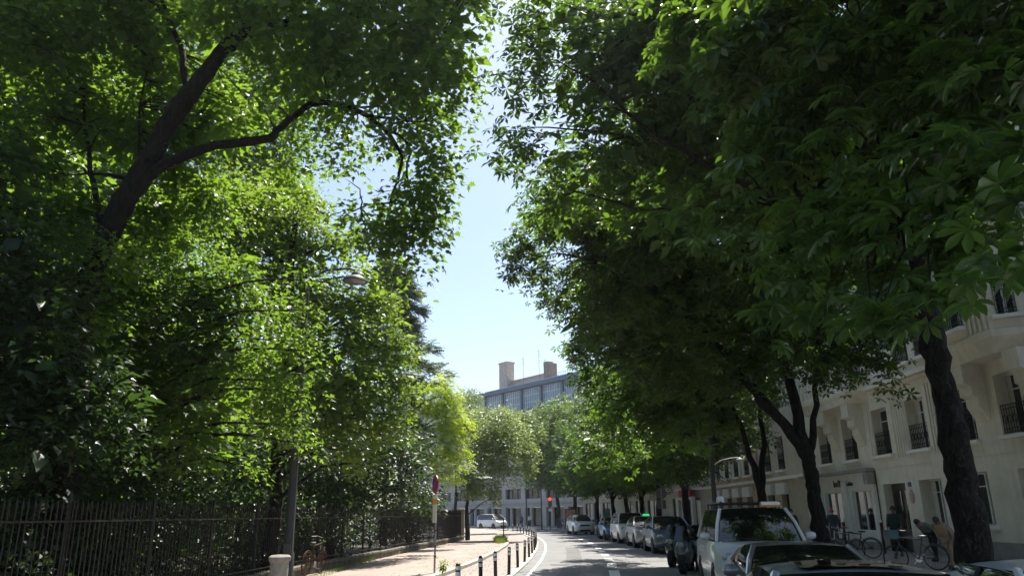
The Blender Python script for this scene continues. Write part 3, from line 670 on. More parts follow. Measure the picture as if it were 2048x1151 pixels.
park_tree('lime_tree', 'broad bright green tree in the park, behind the hanging street lamp', (-6.9, 22.5, .1), 11,
          [(520, 420, 23, 1.6), (590, 470, 23, 1.3), (640, 500, 23, 1.2), (560, 560, 22.5, 1.6), (660, 590, 22.6, 1.3), (700, 660, 22.4, 1.2), (720, 560, 23, .8), (740, 620, 23.2, .9), (770, 690, 23, .8), (760, 760, 22.8, .9), (700, 770, 22, 1.2), (620, 680, 22, 1.5),
           (740, 840, 22.5, .8), (770, 860, 22.4, .6), (650, 830, 21.5, 1.0), (690, 900, 21.5, .7), (480, 500, 22, 1.6), (430, 420, 22.5, 1.5), (780, 780, 23, .5), (600, 400, 23.5, .9), (560, 780, 21.5, 1.2), (640, 420, 24, .5), (730, 930, 21.8, .4), (800, 700, 23, .55), (812, 765, 23, .5), (800, 830, 22.8, .5), (778, 610, 23.2, .5), (690, 500, 23.4, .7)],
          T_LOB, lm_lime, 8.0, 14, .135, 71, .33, .44, .24, tw=150, thick=.2, solid=True)
park_tree('park_tree', 'dark tree in the park, beneath the leaning maple', (-10.2, 18.0, .1), 9,
          [(330, 470, 18, 1.4), (250, 560, 17.5, 1.6), (380, 580, 17.5, 1.4), (440, 620, 17.5, 1.2), (330, 680, 17, 1.5), (430, 720, 17, 1.1), (480, 700, 17.2, .7), (470, 800, 16.8, .6), (490, 870, 16.6, .4), (500, 930, 16.5, .3), (400, 800, 16.6, 1.0), (360, 900, 16, .7),
           (240, 700, 17, 1.4), (180, 480, 18, 1.5), (150, 600, 18, 1.4), (510, 620, 18, .6), (470, 560, 18, .8), (300, 800, 17, 1.2), (595, 620, 15.9, .45), (602, 700, 15.8, .5), (588, 780, 15.7, .5), (582, 850, 15.6, .42), (600, 885, 15.7, .32), (612, 560, 16, .36), (540, 760, 16, .6), (540, 680, 16.4, .6), (540, 850, 16, .4)],
          T_LOB, lm_maple, 7.5, 13, .135, 72, .30, .42, .2, tw=120, thick=.2, solid=True)
park_tree('park_tree', 'dark tree at the photo\'s far left edge, in the park', (-9.6, 11.2, .1), 8,
          [(20, 480, 12.5, 1.2), (60, 600, 12.5, 1.2), (20, 720, 12, 1.2), (100, 750, 12.4, 1.0), (60, 860, 12, .8), (150, 850, 12.6, .7), (200, 780, 13, .9), (-120, 560, 12, 1.6), (-120, 300, 12, 1.8), (-150, 800, 11.5, 1.5), (230, 880, 13, .6)],
          T_LOB, lm_dark, 7.5, 12, .13, 73, .28, .38, .2, tw=80, thick=.22, solid=True)
park_tree('shrub', 'dense dark evergreen shrub behind the railing, below the leaning maple', (-9.6, 15.8, .1), 3.2,
          [(300, 930, 17.4, 1.1), (380, 960, 18.8, 1.0), (220, 960, 16, 1.0), (120, 960, 14.6, 1.0), (30, 980, 13.6, .9), (300, 1040, 17.6, .8), (150, 1060, 15, .8), (420, 1040, 19.6, .7), (40, 1080, 13.6, .7), (220, 1110, 16, .7)],
          T_SIM, lm_dark, 11, 8, .15, 74, .28, .3, .08, tw=60, extra=[((FN(y) - 1.1 - .5 * (i % 3), y, .45 + .25 * (i % 2)), (.62, .62, .5)) for i, y in enumerate(np.arange(10.5, 24, .8))], cat='shrub', group='shrubs behind the railing')
park_tree('shrub', 'dark leafy shrub behind the railing, left of the grey lamp post', (-8.4, 24, .1), 3.4,
          [(560, 900, 24.5, 1.3), (480, 960, 21.5, 1.0), (540, 1000, 23.6, .9), (620, 960, 27, 1.2), (680, 1000, 30, .9), (520, 1050, 22.8, .7), (600, 1060, 26, .7), (650, 1040, 29, .7)],
          T_SIM, lm_dark, 11, 8, .17, 75, .28, .32, .08, tw=60, cat='shrub', group='shrubs behind the railing')
park_tree('park_tree', 'dark spreading tree over the far railing, before the conifer', (-7.2, 31, .1), 8,
          [(760, 880, 29, 1.2), (800, 920, 30, 1.0), (720, 920, 28, 1.2), (780, 980, 30, .9), (700, 980, 28, 1.0), (840, 980, 33, .8), (830, 900, 32, .9), (640, 900, 26, 1.2), (860, 1000, 35, .6), (660, 970, 27, .9)],
          T_SIM, lm_dark, 10, 8, .2, 76, .28, .4, .2, tw=80)
for y0, y1, lab in ((23.5, 33, 'dark shrub behind the railing, between lamp post and no-parking sign'), (33, 43, 'dark shrub behind the railing, right of the no-parking sign'), (43, 53.5, 'dark shrub behind the railing at its far end')):
    r4 = random.Random(int(y0)); ex = [((FN(y) - 1.25 - r4.random() * 1.6, y, r4.uniform(.6, 2.2)), (r4.uniform(.7, 1.0),) * 2 + (r4.uniform(.6, .85),)) for y in np.arange(y0, y1, .75)]
    park_tree('shrub', lab, (FN((y0 + y1) / 2) - 1.8, (y0 + y1) / 2, .1), 1.6, [], T_SIM, lm_dark, 9, 7, .18, int(y0) + 90, .26, .32, .07, tw=40, extra=ex, cat='shrub', group='shrubs behind the railing')
# conifer with drooping boughs
def conifer(label, base, H, R, seed, mat):
    r2 = random.Random(seed); base = Vector(base); t = MB(); l = MB(); pos = []; out = []
    limb(t, [base, base + Vector((.1, 0, H * .5)), base + Vector((0, 0, H))], .26, .03, r2, .03, 10, 4)
    z = 4.5; k = 0
    while z < H - .2:
        L = R * (1 - (z / H)) ** .75 * r2.uniform(.6, 1.25) + .25; a = k * 2.4 + r2.uniform(-.4, .4); d = Vector((math.cos(a), math.sin(a), 0))
        p0 = base + Vector((0, 0, z)); pts = [p0, p0 + d * L * .4 + Vector((0, 0, .1 * L)), p0 + d * L * .75 + Vector((0, 0, .06 * L)), p0 + d * L + Vector((0, 0, -.1 * L))]
        q = limb(l, pts, .045, .01, r2, .03, 5, 4)
        for i in range(3, len(q)):
            side = d.cross(Vector((0, 0, 1)))
            for s in range(6):
                w = r2.uniform(-1, 1) * (.5 * L * (1 - i / len(q)) + .16)
                pos.append(q[i] + side * w + Vector((0, 0, -.28 * abs(w) + r2.uniform(-.12, .05)))); out.append(d + side * (1 if w > 0 else -1) * .6 + Vector((0, 0, -.35)))
        z += r2.uniform(.14, .22); k += 1
    P = np.array([tuple(p) for p in pos]); O = np.array([tuple(o) for o in out]); m = len(P)
    P = np.repeat(P, 2, 0) + RNG.normal(size=(m * 2, 3)) * .1; O = np.repeat(O, 2, 0) + RNG.normal(size=(m * 2, 3)) * .25
    nrm = np.zeros((len(P), 3)); nrm[:, 2] = 1; nrm += RNG.normal(size=nrm.shape) * .35
    v = scatter(T_NEE, P, nrm, O, RNG.uniform(.4, .7, len(P)))
    return build_tree('conifer', label, base, [('trunk', t), ('branches', l)], [('crown', mat, v)], 'park trees behind the railing')
cb = at(772, 900, 47)
conifer('dusky conifer with drooping tips standing against the sky', (cb.x, 47, .1), at(800, 520, 47).z, 6.6, 81, lm_con)
park_tree('golden_tree', 'bright yellow-green tree hanging over the far end of the railing', (-5.6, 42, .1), 8.4,
          [(885, 765, 42, .9), (900, 795, 42, .8), (912, 835, 42, .7), (890, 850, 41.5, .8), (905, 885, 41.5, .75), (880, 910, 41, .7), (870, 935, 40, .45), (920, 915, 41.5, .5), (860, 800, 42.5, 1.1), (900, 945, 41, .5), (860, 960, 40, .35)],
          T_PIN, lm_yel, 6, 5, .38, 82, .30, .4, .18, hang=.5, droop=.9, tw=60)
# street tree on the pavement past the railing
park_tree('street_tree', 'round light green street tree on the pavement at the railing\'s end', (-3.25, 54.2, .12), 5.5,
          [(990, 850, 54, 1.7), (960, 880, 53.5, 1.6), (1030, 880, 55, 1.5), (1000, 900, 53, 1.7), (1050, 910, 55.5, 1.0), (960, 930, 52.5, 1.5), (1020, 940, 54, 1.2), (940, 970, 52, 1.0), (985, 970, 53, 1.0), (1000, 1000, 53, .5), (1055, 940, 55, .6), (960, 830, 54.5, 1.2)],
          T_SIM, lm_pale, 12, 8, .2, 83, .38, .4, .17, tw=70, group='street trees on the left pavement', bark=bark_mid)
park_tree('street_tree', 'tall pale street tree further back, behind the round light green one', (-5.4, 72, .12), 8,
          [(960, 848, 74, 2.1), (1000, 846, 75, 1.9), (930, 860, 73, 2.2), (1025, 850, 76, 1.8), (1050, 846, 78, 1.5), (915, 840, 74, 1.6), (900, 850, 72, 1.8), (1065, 865, 79, 1.2)],
          T_SIM, lm_pale, 7, 8, .32, 84, .30, .6, .2, tw=40, group='street trees on the left pavement', bark=bark_mid)
park_tree('street_tree', 'small pale tree whose top shows left of the far curved roof', (-9.5, 95, .12), 10,
          [(940, 790, 96, 1.4), (925, 800, 95, 1.8), (950, 800, 97, 1.0), (905, 820, 94, 2.6)],
          T_SIM, lm_pale, 3.4, 6, .3, 85, .34, .6, .2, tw=30, group='street trees on the left pavement', bark=bark_mid)
park_tree('park_tree', 'thin grey-green wispy treetop against the sky above the bright park tree', (-9.6, 33, .1), 13,
          [(640, 400, 33, .9), (610, 380, 33, 1.2), (660, 430, 33, .6), (570, 420, 33, 1.6), (520, 380, 33, 1.8)], T_SIM, lm_pale, 2.6, 5, .14, 86, .42, .4, .2, tw=60)

park_tree('park_tree', 'tall backlit tree deep in the park, behind the leaning trunk', (-15.5, 28, .1), 17,
          [(60, 120, 28, 3.0), (180, 60, 29, 3.0), (300, 100, 29, 2.6), (120, 260, 28, 2.8), (260, 240, 28, 2.6), (30, 380, 27, 2.6), (180, 400, 27, 2.4), (380, 220, 29, 2.2), (330, 380, 28, 2.2), (60, -60, 29, 3), (250, -60, 30, 3), (420, 30, 30, 2.2)],
          T_LOB, lm_maple, 3.4, 9, .24, 87, .24, .6, .3, tw=60, solid=True)
park_tree('park_tree', 'tall backlit tree deep in the park, behind the broad bright one', (-11.2, 34, .1), 16,
          [(450, 300, 34, 2.4), (540, 330, 34, 2.0), (480, 180, 35, 2.6), (560, 230, 35, 2.0), (400, 420, 33, 2.4), (500, 420, 34, 2.2), (580, 400, 34, 1.4), (520, 80, 36, 2.4), (620, 120, 36, 1.8), (430, -20, 36, 2.6)],
          T_LOB, lm_maple, 3.4, 9, .25, 88, .24, .6, .28, tw=60, solid=True)
park_tree('park_tree', 'tall dense tree over the park at upper left, above the leaning trunk', (-13.2, 21.5, .1), 15,
          [(20, 30, 21, 2.4), (140, 120, 21, 2.0), (30, 220, 20.5, 2.0), (150, -60, 22, 2.6), (-120, 100, 20, 2.6), (-140, 350, 19, 2.2), (80, 340, 20, 1.6), (150, -220, 22, 3), (-80, -150, 21, 3)],
          T_LOB, lm_maple, 4.2, 9, .2, 89, .24, .5, .3, tw=70, solid=True)
# the wood deeper in the park that reads as one mass
wb = []
r3 = random.Random(77)
for i in range(230):
    y = r3.uniform(-2, 62); x = -13.5 - r3.random() ** 1.3 * 12 + (y - 20) * .055
    wb.append(((x, y, r3.uniform(.8, 12.5)), (r3.uniform(1.6, 2.8),) * 2 + (r3.uniform(1.4, 2.4),)))
P, O = sprays(wb, 1.6, .2, 1.5, .5, 15); v = foliage(T_SIM, P, O, 6, .5, .46, .45, 1.0, .5, .4, .1)
me = tri_mesh('woodland', *v); wd = link_mesh('woodland', me, lm_maple); tag(wd, 'dark green wood filling the park behind the railing', 'woodland', kind='stuff')
wt = MB()
for i in range(26):
    y = r3.uniform(0, 60); x = -12 - r3.random() * 10 + (y - 20) * .05; limb(wt, [(x, y, 0), (x + r3.uniform(-.5, .5), y, 4), (x + r3.uniform(-1, 1), y + r3.uniform(-1, 1), 9)], r3.uniform(.1, .22), .04, r3, .08, 7, 3)
o = wt.obj('woodland_trunks', bark_dark, wd, smooth=True)
# ---------------------------------------------------------------- buildings on the right
m_cream = M('cream_render', (.72, .675, .57), .85, var=.12, scale=.8, bump=.15, bscale=40, dirt=.25, dirtcol=(.36, .33, .27), streak=.25)
m_white = M('white_paint_wall', (.74, .73, .69), .75, streak=.18, var=.08, scale=1.0, bump=.08, bscale=50, dirt=.2, dirtcol=(.45, .43, .39))
m_base = M('grey_plinth', (.30, .285, .26), .9, var=.2, scale=2, bump=.3, bscale=50, dirt=.4, dirtcol=(.14, .13, .12))
m_beige = M('beige_render', (.50, .44, .35), .85, streak=.25, var=.15, scale=.9, bump=.15, bscale=40, dirt=.3, dirtcol=(.28, .24, .18))
m_pink = M('pink_brick', (.50, .36, .28), .88, var=.2, scale=3.0, bump=.2, bscale=60, dirt=.25, dirtcol=(.3, .22, .17))
m_pale = M('pale_stone', (.52, .49, .42), .85, var=.15, scale=1.2, bump=.15, bscale=50, dirt=.3, dirtcol=(.3, .28, .24))
m_conc = M('grey_concrete', (.42, .41, .39), .85, var=.15, scale=.5, bump=.1, bscale=30, dirt=.35, dirtcol=(.25, .24, .22))
m_frame = M('window_white', (.62, .61, .58), .5, var=.06)
m_framed = M('window_brown', (.10, .065, .045), .5, var=.15)
m_iron = M('black_iron', (.012, .012, .013), .5, .3, var=.3, scale=20)
m_shut = M('roller_shutter', (.66, .65, .62), .6, var=.08)
m_door = M('dark_door', (.03, .022, .018), .4, var=.3, scale=6)
m_zinc = M('zinc_roof', (.20, .22, .24), .45, .5, var=.15, scale=1.0)
m_bgl = M('blue_metal', (.10, .14, .20), .45, .3, var=.12)
m_redbox = M('red_sign_face', (.55, .02, .02), .45, var=.05)
def glassmat(name, col, rough=.06, spec=.8):
    m, nt, N, L, P = nt_new(name)
    tc = N.new('ShaderNodeTexCoord'); n = N.new('ShaderNodeTexNoise'); n.inputs['Scale'].default_value = .9
    L.new(tc.outputs['Object'], n.inputs['Vector'])
    r = N.new('ShaderNodeValToRGB'); r.color_ramp.elements[0].color = (*[c * .6 for c in col], 1); r.color_ramp.elements[1].color = (*[c * 1.5 for c in col], 1)
    L.new(n.outputs['Fac'], r.inputs['Fac']); L.new(r.outputs['Color'], P.inputs['Base Color'])
    P.inputs['Roughness'].default_value = rough; P.inputs['Specular IOR Level'].default_value = spec
    MATS[name] = m; return m
m_glass = glassmat('window_glass', (.018, .02, .022))
m_glassb = glassmat('attic_glass', (.17, .25, .36), .12)
m_glassg = glassmat('shop_glass', (.05, .075, .055), .1)

class Facade:
    """a wall whose u runs along it (metres), z up; n points to the street"""
    def __init__(s, name, label, p0, p1, cat='building', group=None):
        s.p0 = Vector((*p0, 0)); d = Vector((*p1, 0)) - s.p0; s.L = d.length; s.u = d / s.L
        s.n = Vector((s.u.y, -s.u.x, 0)); s.root = empty(name, s.p0, math.atan2(s.u.y, s.u.x), label, cat, group); s.group = group
    # local frame: x along wall, -y to the street (n = -y local)
    def wall(s, name, u0, u1, z0, z1, holes, mat, y=0.0, depth=.42):
        us = sorted({u0, u1, *[h[0] for h in holes], *[h[1] for h in holes]}); zs = sorted({z0, z1, *[h[2] for h in holes], *[h[3] for h in holes]})
        us = [q for q in us if u0 <= q <= u1]; zs = [q for q in zs if z0 <= q <= z1]; mb = MB()
        for i in range(len(us) - 1):
            for j in range(len(zs) - 1):
                cu = (us[i] + us[i + 1]) / 2; cz = (zs[j] + zs[j + 1]) / 2
                if any(h[0] < cu < h[1] and h[2] < cz < h[3] for h in holes): continue
                mb.add([(us[i], y, zs[j]), (us[i + 1], y, zs[j]), (us[i + 1], y, zs[j + 1]), (us[i], y, zs[j + 1])], [(0, 1, 2, 3)])
        for a, b, c, d in holes:
            e = y + depth
            mb.add([(a, y, c), (b, y, c), (b, y, d), (a, y, d), (a, e, c), (b, e, c), (b, e, d), (a, e, d)], [(0, 4, 5, 1), (1, 5, 6, 2), (2, 6, 7, 3), (3, 7, 4, 0)])
        return mb.obj(name, mat, s.root)
    def box(s, name, c, d, mat, parent=None, ch=0.0, mb=None):
        q = MB(); q.box(c, d, ch=ch); return q.obj(name, mat, parent or s.root)
WIN = {}; WRND = random.Random(19)
m_curt = M('curtain_cloth', (.55, .53, .48), .9, var=.12)
def window_meshes(w, h, style):
    k = (round(w, 2), round(h, 2), style)
    if k in WIN: return WIN[k]
    f = MB(); t = .06
    for x in (-w / 2 + t / 2, w / 2 - t / 2): f.box((x, 0, h / 2), (t, .06, h))
    f.box((0, 0, t / 2), (w - 2 * t, .06, t)); f.box((0, 0, h - t / 2), (w - 2 * t, .06, t))
    f.box((0, -.004, h / 2), (.09, .062, h - 2 * t))
    if style != 'shop':
        f.box((0, .002, h * .74), (w - 2 * t, .05, .04))
    p = MB(); p.box((0, .02, h / 2), (w - t, .012, h - t))
    sl = MB(); sl.box((0, -.40, -.06), (w + .3, .32, .12), ch=.02)
    r = MB(); rw = w - .02
    for z in (.08, .2, .82, .95): r.box((0, -.33, z), (rw, .03, .025))
    nb = max(4, int(w / .13))
    for i in range(nb + 1): r.box((-rw / 2 + rw * i / nb, -.33, .515), (.018, .018, .87))
    for i in range(0, nb, 2):
        x = -rw / 2 + rw * (i + 1) / nb
        r.tube([(x + .1 * math.cos(a), -.335, .5 + .14 * math.sin(a)) for a in np.linspace(0, 2 * math.pi, 9)], .012, 4, False)
    WIN[k] = (f.mesh('window'), p.mesh('pane'), sl.mesh('sill'), r.mesh('railing')); return WIN[k]
def window(fc, u, z, w, h, y=.38, style='fr', rail=True, sill=True, fm=None, gm=None, sm=None):
    f, p, sl, r = window_meshes(w, h, style)
    o = link_mesh('window', f, None, fc.root, (u, y, z)); 
    def put(name, me, mat):
        q = bpy.data.objects.new(name, me); COL.objects.link(q); q.parent = o
        if not me.materials: me.materials.append(None)
        q.material_slots[0].link = 'OBJECT'; q.material_slots[0].material = mat; return q
    if not f.materials: f.materials.append(None)
    o.material_slots[0].link = 'OBJECT'; o.material_slots[0].material = fm or m_frame
    put('pane', p, gm or m_glass)
    if style != 'shop' and WRND.random() < .6:
        k2 = (round(w, 2), round(h, 2), 'cur', WRND.randrange(3))
        if k2 not in WIN:
            cu = MB(); cw = w * (.16, .24, .42)[k2[3]]
            for s in ((-1, 1), (-1, 1), (1,))[k2[3]]:
                cu.grid([[(s * (w / 2 - .07 - cw * i / 9), .006 - .006 * math.sin(i * 2.1), z) for i in range(10)] for z in (.08, h - .07)])
            WIN[k2] = cu.mesh('curtain')
        put('curtain', WIN[k2], m_curt)
    if sill: put('sill', sl, sm or m_white)
    if rail: put('railing', r, m_iron)
    return o

# B1: the cream corner-bay house. wall runs from Y=42.2 (u=0) towards the camera to Y=19
FX = 15.8
B1 = Facade('apartment_house', 'cream apartment house with corbelled bays, iron window rails and a shop front', (FX, 42.2), (FX, 19.0))
U = lambda Y: 42.2 - Y
g_open = [(U(33.5), U(31.6), -.02, 2.8), (U(30.5), U(28.9), 1.05, 2.85), (U(27.5), U(26.0), 1.2, 2.95), (U(24.4), U(22.8), 1.2, 2.95), (U(21.4), U(20.0), 1.2, 2.95)]
B1.wall('wall', U(34.0), U(19), .7, 3.45, g_open, m_cream, 0, .45)
B1.wall('plinth', U(34.0), U(19), -.02, .7, [(U(33.5), U(31.6), -.05, .72)], m_base, -.04, .49)
f1c = [39.1, 36.1, 32.9, 29.9, 26.8, 24.0, 21.0]
holes = [(U(c) - .72, U(c) + .72, 4.0, 5.95) for c in f1c]
B1.wall('upper_wall', 0, U(19), 3.45, 6.9, holes, m_cream, -.02, .45)
ups = []
for fl in range(4):
    z = 7.45 + 3.35 * fl
    ups += [(U(c) - .65, U(c) + .65, z, z + 1.95) for c in (30.4, 28.6)]
B1.wall('top_wall', 0, U(19), 6.9, 20.6, ups, m_cream, -.01, .45)
for c in f1c: window(B1, U(c), 4.0, 1.44, 1.95)
for h in ups: window(B1, (h[0] + h[1]) / 2, h[2], 1.3, 1.95)
for a, b, c, d in g_open[1:]: window(B1, (a + b) / 2, c, b - a, d - c, .4, rail=False)
dr = MB(); dr.box((0, .1, 1.4), (1.88, .06, 2.78))
dob = dr.obj('door', m_door, B1.root, (U(32.55), .3, 0))
for x in (-.46, .46):
    q = MB(); q.box((0, 0, 0), (.62, .02, 1.5)); q.obj('door_glass', m_glass, dob, (x, .05, 1.75))
    q = MB()
    for k in range(5): q.tube([(-.24 + k * .12, -.03, -.72), (-.2 + k * .1, -.03, 0), (-.24 + k * .12, -.03, .72)], .011, 5)
    q.tube([(.2 * math.cos(a), -.03, .2 * math.sin(a)) for a in np.linspace(0, 6.28, 13)], .012, 5, False); q.obj('door_grille', m_iron, dob, (x, .04, 1.75))
q = MB(); q.tube([(.0, -.06, .9), (.0, -.06, 1.3)], .018, 6); q.obj('door_handle', M('brass', (.5, .36, .12), .3, .9), dob, (.07, .05, .1))
# shop front
B1.wall('shop_wall', 0, U(34.0), .42, 3.4, [(U(39.75), U(37.75), .85, 2.62), (U(36.55), U(34.55), .85, 2.62)], m_white, -.06, .2)
B1.wall('shop_plinth', 0, U(34.0), -.02, .42, [], m_base, -.09)
for c in (38.75, 35.55): window(B1, U(c), .85, 2.0, 1.77, .08, 'shop', False, False, m_white)
for Y in (41.4, 40.2, 37.3, 37.0, 34.2): B1.box('pilaster', (U(Y), -.13, 1.75), (.22, .13, 2.65), m_white, ch=.02)
B1.box('shop_cornice', (U(38.1), -.2, 3.46), (8.2, .42, .13), m_base)
B1.box('shop_bracket', (U(34.15), -.26, 3.1), (.34, .42, .5), m_base, ch=.06)
B1.box('panel', (U(37.15), -.09, 1.6), (.55, .06, 1.6), m_white, ch=.015)
def lettering(name, txt, size, mat, parent, loc, rot, ext=.012):
    cu = bpy.data.curves.new(name, 'FONT'); cu.body = txt; cu.size = size; cu.extrude = ext; cu.align_x = 'CENTER'; cu.materials.append(mat)
    t_ = bpy.data.objects.new('tmp', cu); COL.objects.link(t_); me = bpy.data.meshes.new_from_object(t_.evaluated_get(bpy.context.evaluated_depsgraph_get())); bpy.data.objects.remove(t_)
    me.name = name; o = link_mesh(name, me, mat, parent, loc); o.rotation_euler = rot; return o
lettering('sign_lettering', "Inn'B", .44, m_iron, B1.root, (U(38.0), -.1, 2.84), (math.pi / 2, 0, 0))
lettering('sign_lettering', "immobilier", .25, m_iron, B1.root, (U(36.75), -.1, 2.86), (math.pi / 2, 0, 0))
q = MB(); q.lathe([(.0, 0), (.2, 0), (.2, .02), (0.01, .03)], (0, 0, 0), 20, rotm(math.pi / 2)); q.v = [(a * .8, b, c * 1.35) for a, b, c in q.v]
q.obj('plaque', M('pinkish_plaque', (.42, .30, .27), .5), B1.root, (U(31.15), -.02, 2.25))
B1.box('number_plate', (U(31.2), -.02, 2.72), (.22, .03, .17), M('number_blue', (.02, .05, .2), .4))
# projecting bays on stepped corbels
def bay(fc, uc, w, z0, z1, pr, corb, nf):
    s = [(-w / 2, 0), (-w / 2 + .55, -pr), (w / 2 - .55, -pr), (w / 2, 0)]
    def ring(k, z): return [(uc + a * k, b * k, z) for a, b in s]
    mb = MB(); prof = [(.86, z0 - .75), (.93, z0 - .5), (1.0, z0 - .4), (1.06, z0 - .28), (1.06, z0 - .08), (1.0, z0)]
    rows = [ring(k, z) for k, z in prof]; mb.grid(rows, True); mb.add(rows[0], [(0, 1, 2, 3)]); mb.add(rows[-1], [(3, 2, 1, 0)])
    b = mb.obj('bay_base', m_cream, fc.root)
    segs = [(s[i], s[i + 1]) for i in range(3)]
    for i, (a, c) in enumerate(segs):
        a = Vector(a); c = Vector(c); L = (c - a).length; ang = math.atan2(c.y - a.y, c.x - a.x)
        hol = []
        for f in range(nf):
            z = z0 + .35 + 3.35 * f
            if i == 1:
                hol += [(L * .5 - .62, L * .5 + .62, z, z + 2.0)]
            elif L > .8: hol += [(L * .5 - .28, L * .5 + .28, z, z + 2.0)]
        sub = Facade.__new__(Facade); sub.root = empty('bay_wall_frame', (uc + a.x, a.y, 0), ang); sub.root.parent = fc.root; sub.root.name = 'bay_side'
        us = MB(); f2 = Facade.wall(sub, 'bay_wall', 0, L, z0, z1, hol, m_cream, 0, .3); f2.parent = fc.root; f2.location = sub.root.location; f2.rotation_euler = sub.root.rotation_euler
        for h in hol:
            o = window(sub, (h[0] + h[1]) / 2, h[2], h[1] - h[0], h[3] - h[2], .28)
            o.parent = fc.root; v = Matrix.Rotation(ang, 3, 'Z') @ Vector(((h[0] + h[1]) / 2, .28, h[2])); o.location = v + sub.root.location; o.rotation_euler = (0, 0, ang)
        bpy.data.objects.remove(sub.root)
        if i == 1:
            for x in list(np.linspace(.15, L * .5 - .75, 5)) + list(np.linspace(L * .5 + .75, L - .15, 5)):
                q = MB(); q.box((x, -.03, (z0 + z1) / 2), (.09, .06, z1 - z0), ch=.02); r = q.obj('rib', m_cream, fc.root, (uc + a.x, a.y, 0), ang)
    rf = MB(); rows = [ring(1.06, z1), ring(1.06, z1 + .2)]; rf.grid(rows, True); rf.add(rows[1], [(3, 2, 1, 0)]); rf.obj('bay_roof', m_cream, fc.root)
    for cu in corb:
        q = MB(); hgt = [z0 - .75, z0 - 1.35, z0 - 1.75, z0 - 2.1, z0 - 2.6]; pj = [pr * .8, pr * .78, pr * .55, pr * .52, .12]
        pol = [(-.0, hgt[0])] + [(-p, h) for p, h in ((pj[0], hgt[0]), (pj[0], hgt[1]), (pj[2], hgt[1] - .1), (pj[2], hgt[2]), (pj[3] * .7, hgt[2] - .1), (pj[3] * .7, hgt[3]), (.08, hgt[4]))] + [(0, hgt[4])]
        q.prism(pol, 0, cu - .36, cu + .36); q.obj('corbel', m_cream, fc.root)
bay(B1, U(36.85), 6.6, 7.15, 20.0, .85, (U(37.55), U(34.75)), 4)
bay(B1, U(24.9), 4.9, 7.15, 20.0, .9, (U(25.55), U(22.6)), 4)
for a, b in ((31.95, 30.75), (34.1, 33.75), (28.95, 27.7)):
    for Y in np.arange(b, a, .2): B1.box('rib', (U(Y), -.04, 5.1), (.1, .05, 2.6), m_cream, ch=.02)
B1.box('string_course', (U(30.5), -.2, 6.85), (5.6, .36, .16), m_cream, ch=.04); B1.box('string_course', (U(30.5), -.12, 6.68), (5.6, .2, .14), m_cream)
B1.box('cornice', (U(30.6), -.25, 20.7), (23.2, .6, .3), m_cream, ch=.08)
rf = MB(); rf.prism([(-.3, 20.8), (1.6, 23.6), (11, 24.2), (11, 20.8)], 0, 0, 23.2); rf.obj('roof', m_zinc, B1.root)
sw = MB(); sw.prism([(.0, -.02), (11, -.02), (11, 20.8), (0, 20.8)], 0, -.04, -.01); sw.obj('party_wall', m_cream, B1.root)
bk = MB(); bk.box((11.6, 1.9, 10.3), (23.1, .1, 20.6)); bk.obj('inner_wall', m_door, B1.root)
q = MB(); q.tube([(.12, -.12, 3.5), (.12, -.12, 20.4)], .055, 8); q.obj('drainpipe', m_zinc, B1.root)

def plain_house(name, label, p0, p1, H, mat, bayw, ground, zf=3.2, first=4.1, ww=1.15, wh=1.95, fm=None, shutters=None, group=None, seed=1, x0=.9):
    r2 = random.Random(seed); F = Facade(name, label, p0, p1, 'building', group); n = max(1, int((F.L - x0) / bayw)); hs = []
    cs = [x0 + bayw * (i + .5) - .3 for i in range(n)]
    fl = 0
    while first + zf * fl + wh < H - .4: hs += [(c - ww / 2, c + ww / 2, first + zf * fl, first + zf * fl + wh) for c in cs]; fl += 1
    gh = []
    for c in cs:
        if ground == 'shop': gh.append((c - bayw * .4, c + bayw * .4, .45, 2.9))
        elif ground == 'box': gh.append((c - .62, c + .62, .9, 2.75))
    F.wall('wall', 0, F.L, -.02, H, hs + gh, mat, 0, .4)
    for h in hs: window(F, (h[0] + h[1]) / 2, h[2], ww, wh, .34, fm=fm, sm=m_white)
    for h in gh: window(F, (h[0] + h[1]) / 2, h[2], h[1] - h[0], h[3] - h[2], .34 if ground == 'box' else .12, 'shop', False, ground == 'box', fm=fm if ground == 'box' else m_framed, gm=m_glassg if ground == 'shop' else m_glass)
    if shutters:
        for h in hs[:2 * n]:
            for s in (-1, 1):
                q = MB(); x = (h[0] + h[1]) / 2 + s * (ww / 2 + .3); q.box((0, 0, 0), (.52, .045, wh))
                for k in range(7): q.box((0, -.028, -wh / 2 + .15 + k * (wh - .3) / 6), (.42, .012, .16))
                q.obj('shutter', shutters, F.root, (x, -.035, h[2] + wh / 2))
    if ground == 'box':
        for h in gh:
            F.box('shutter_box', ((h[0] + h[1]) / 2, -.12, 3.02), (1.6, .34, .62), m_shut, ch=.03)
    F.box('string_course', (F.L / 2, -.1, 3.62), (F.L, .22, .18), m_white if mat is not m_conc else m_conc)
    F.box('cornice', (F.L / 2, -.2, H - .05), (F.L, .5, .3), mat, ch=.06)
    rf = MB(); rf.prism([(-.2, H + .1), (1.5, H + 2.8), (10, H + 3.2), (10, H + .1)], 0, 0, F.L); rf.obj('roof', m_zinc, F.root)
    b = MB(); b.box((F.L / 2, 1.9, H / 2), (F.L - .1, .1, H)); b.obj('inner_wall', m_door, F.root)
    for x in (0.005, F.L - .005):
        s = MB(); s.prism([(.01, -.02), (9.9, -.02), (9.9, H), (.01, H)], 0, x - .01, x + .01); s.obj('party_wall', mat, F.root)
    return F
plain_house('apartment_house', 'beige apartment house with white shutter boxes next to the cream one', (FX + .1, 50.4), (FX + .1, 42.3), 18.2, m_beige, 2.5, 'box', fm=m_framed, seed=2)
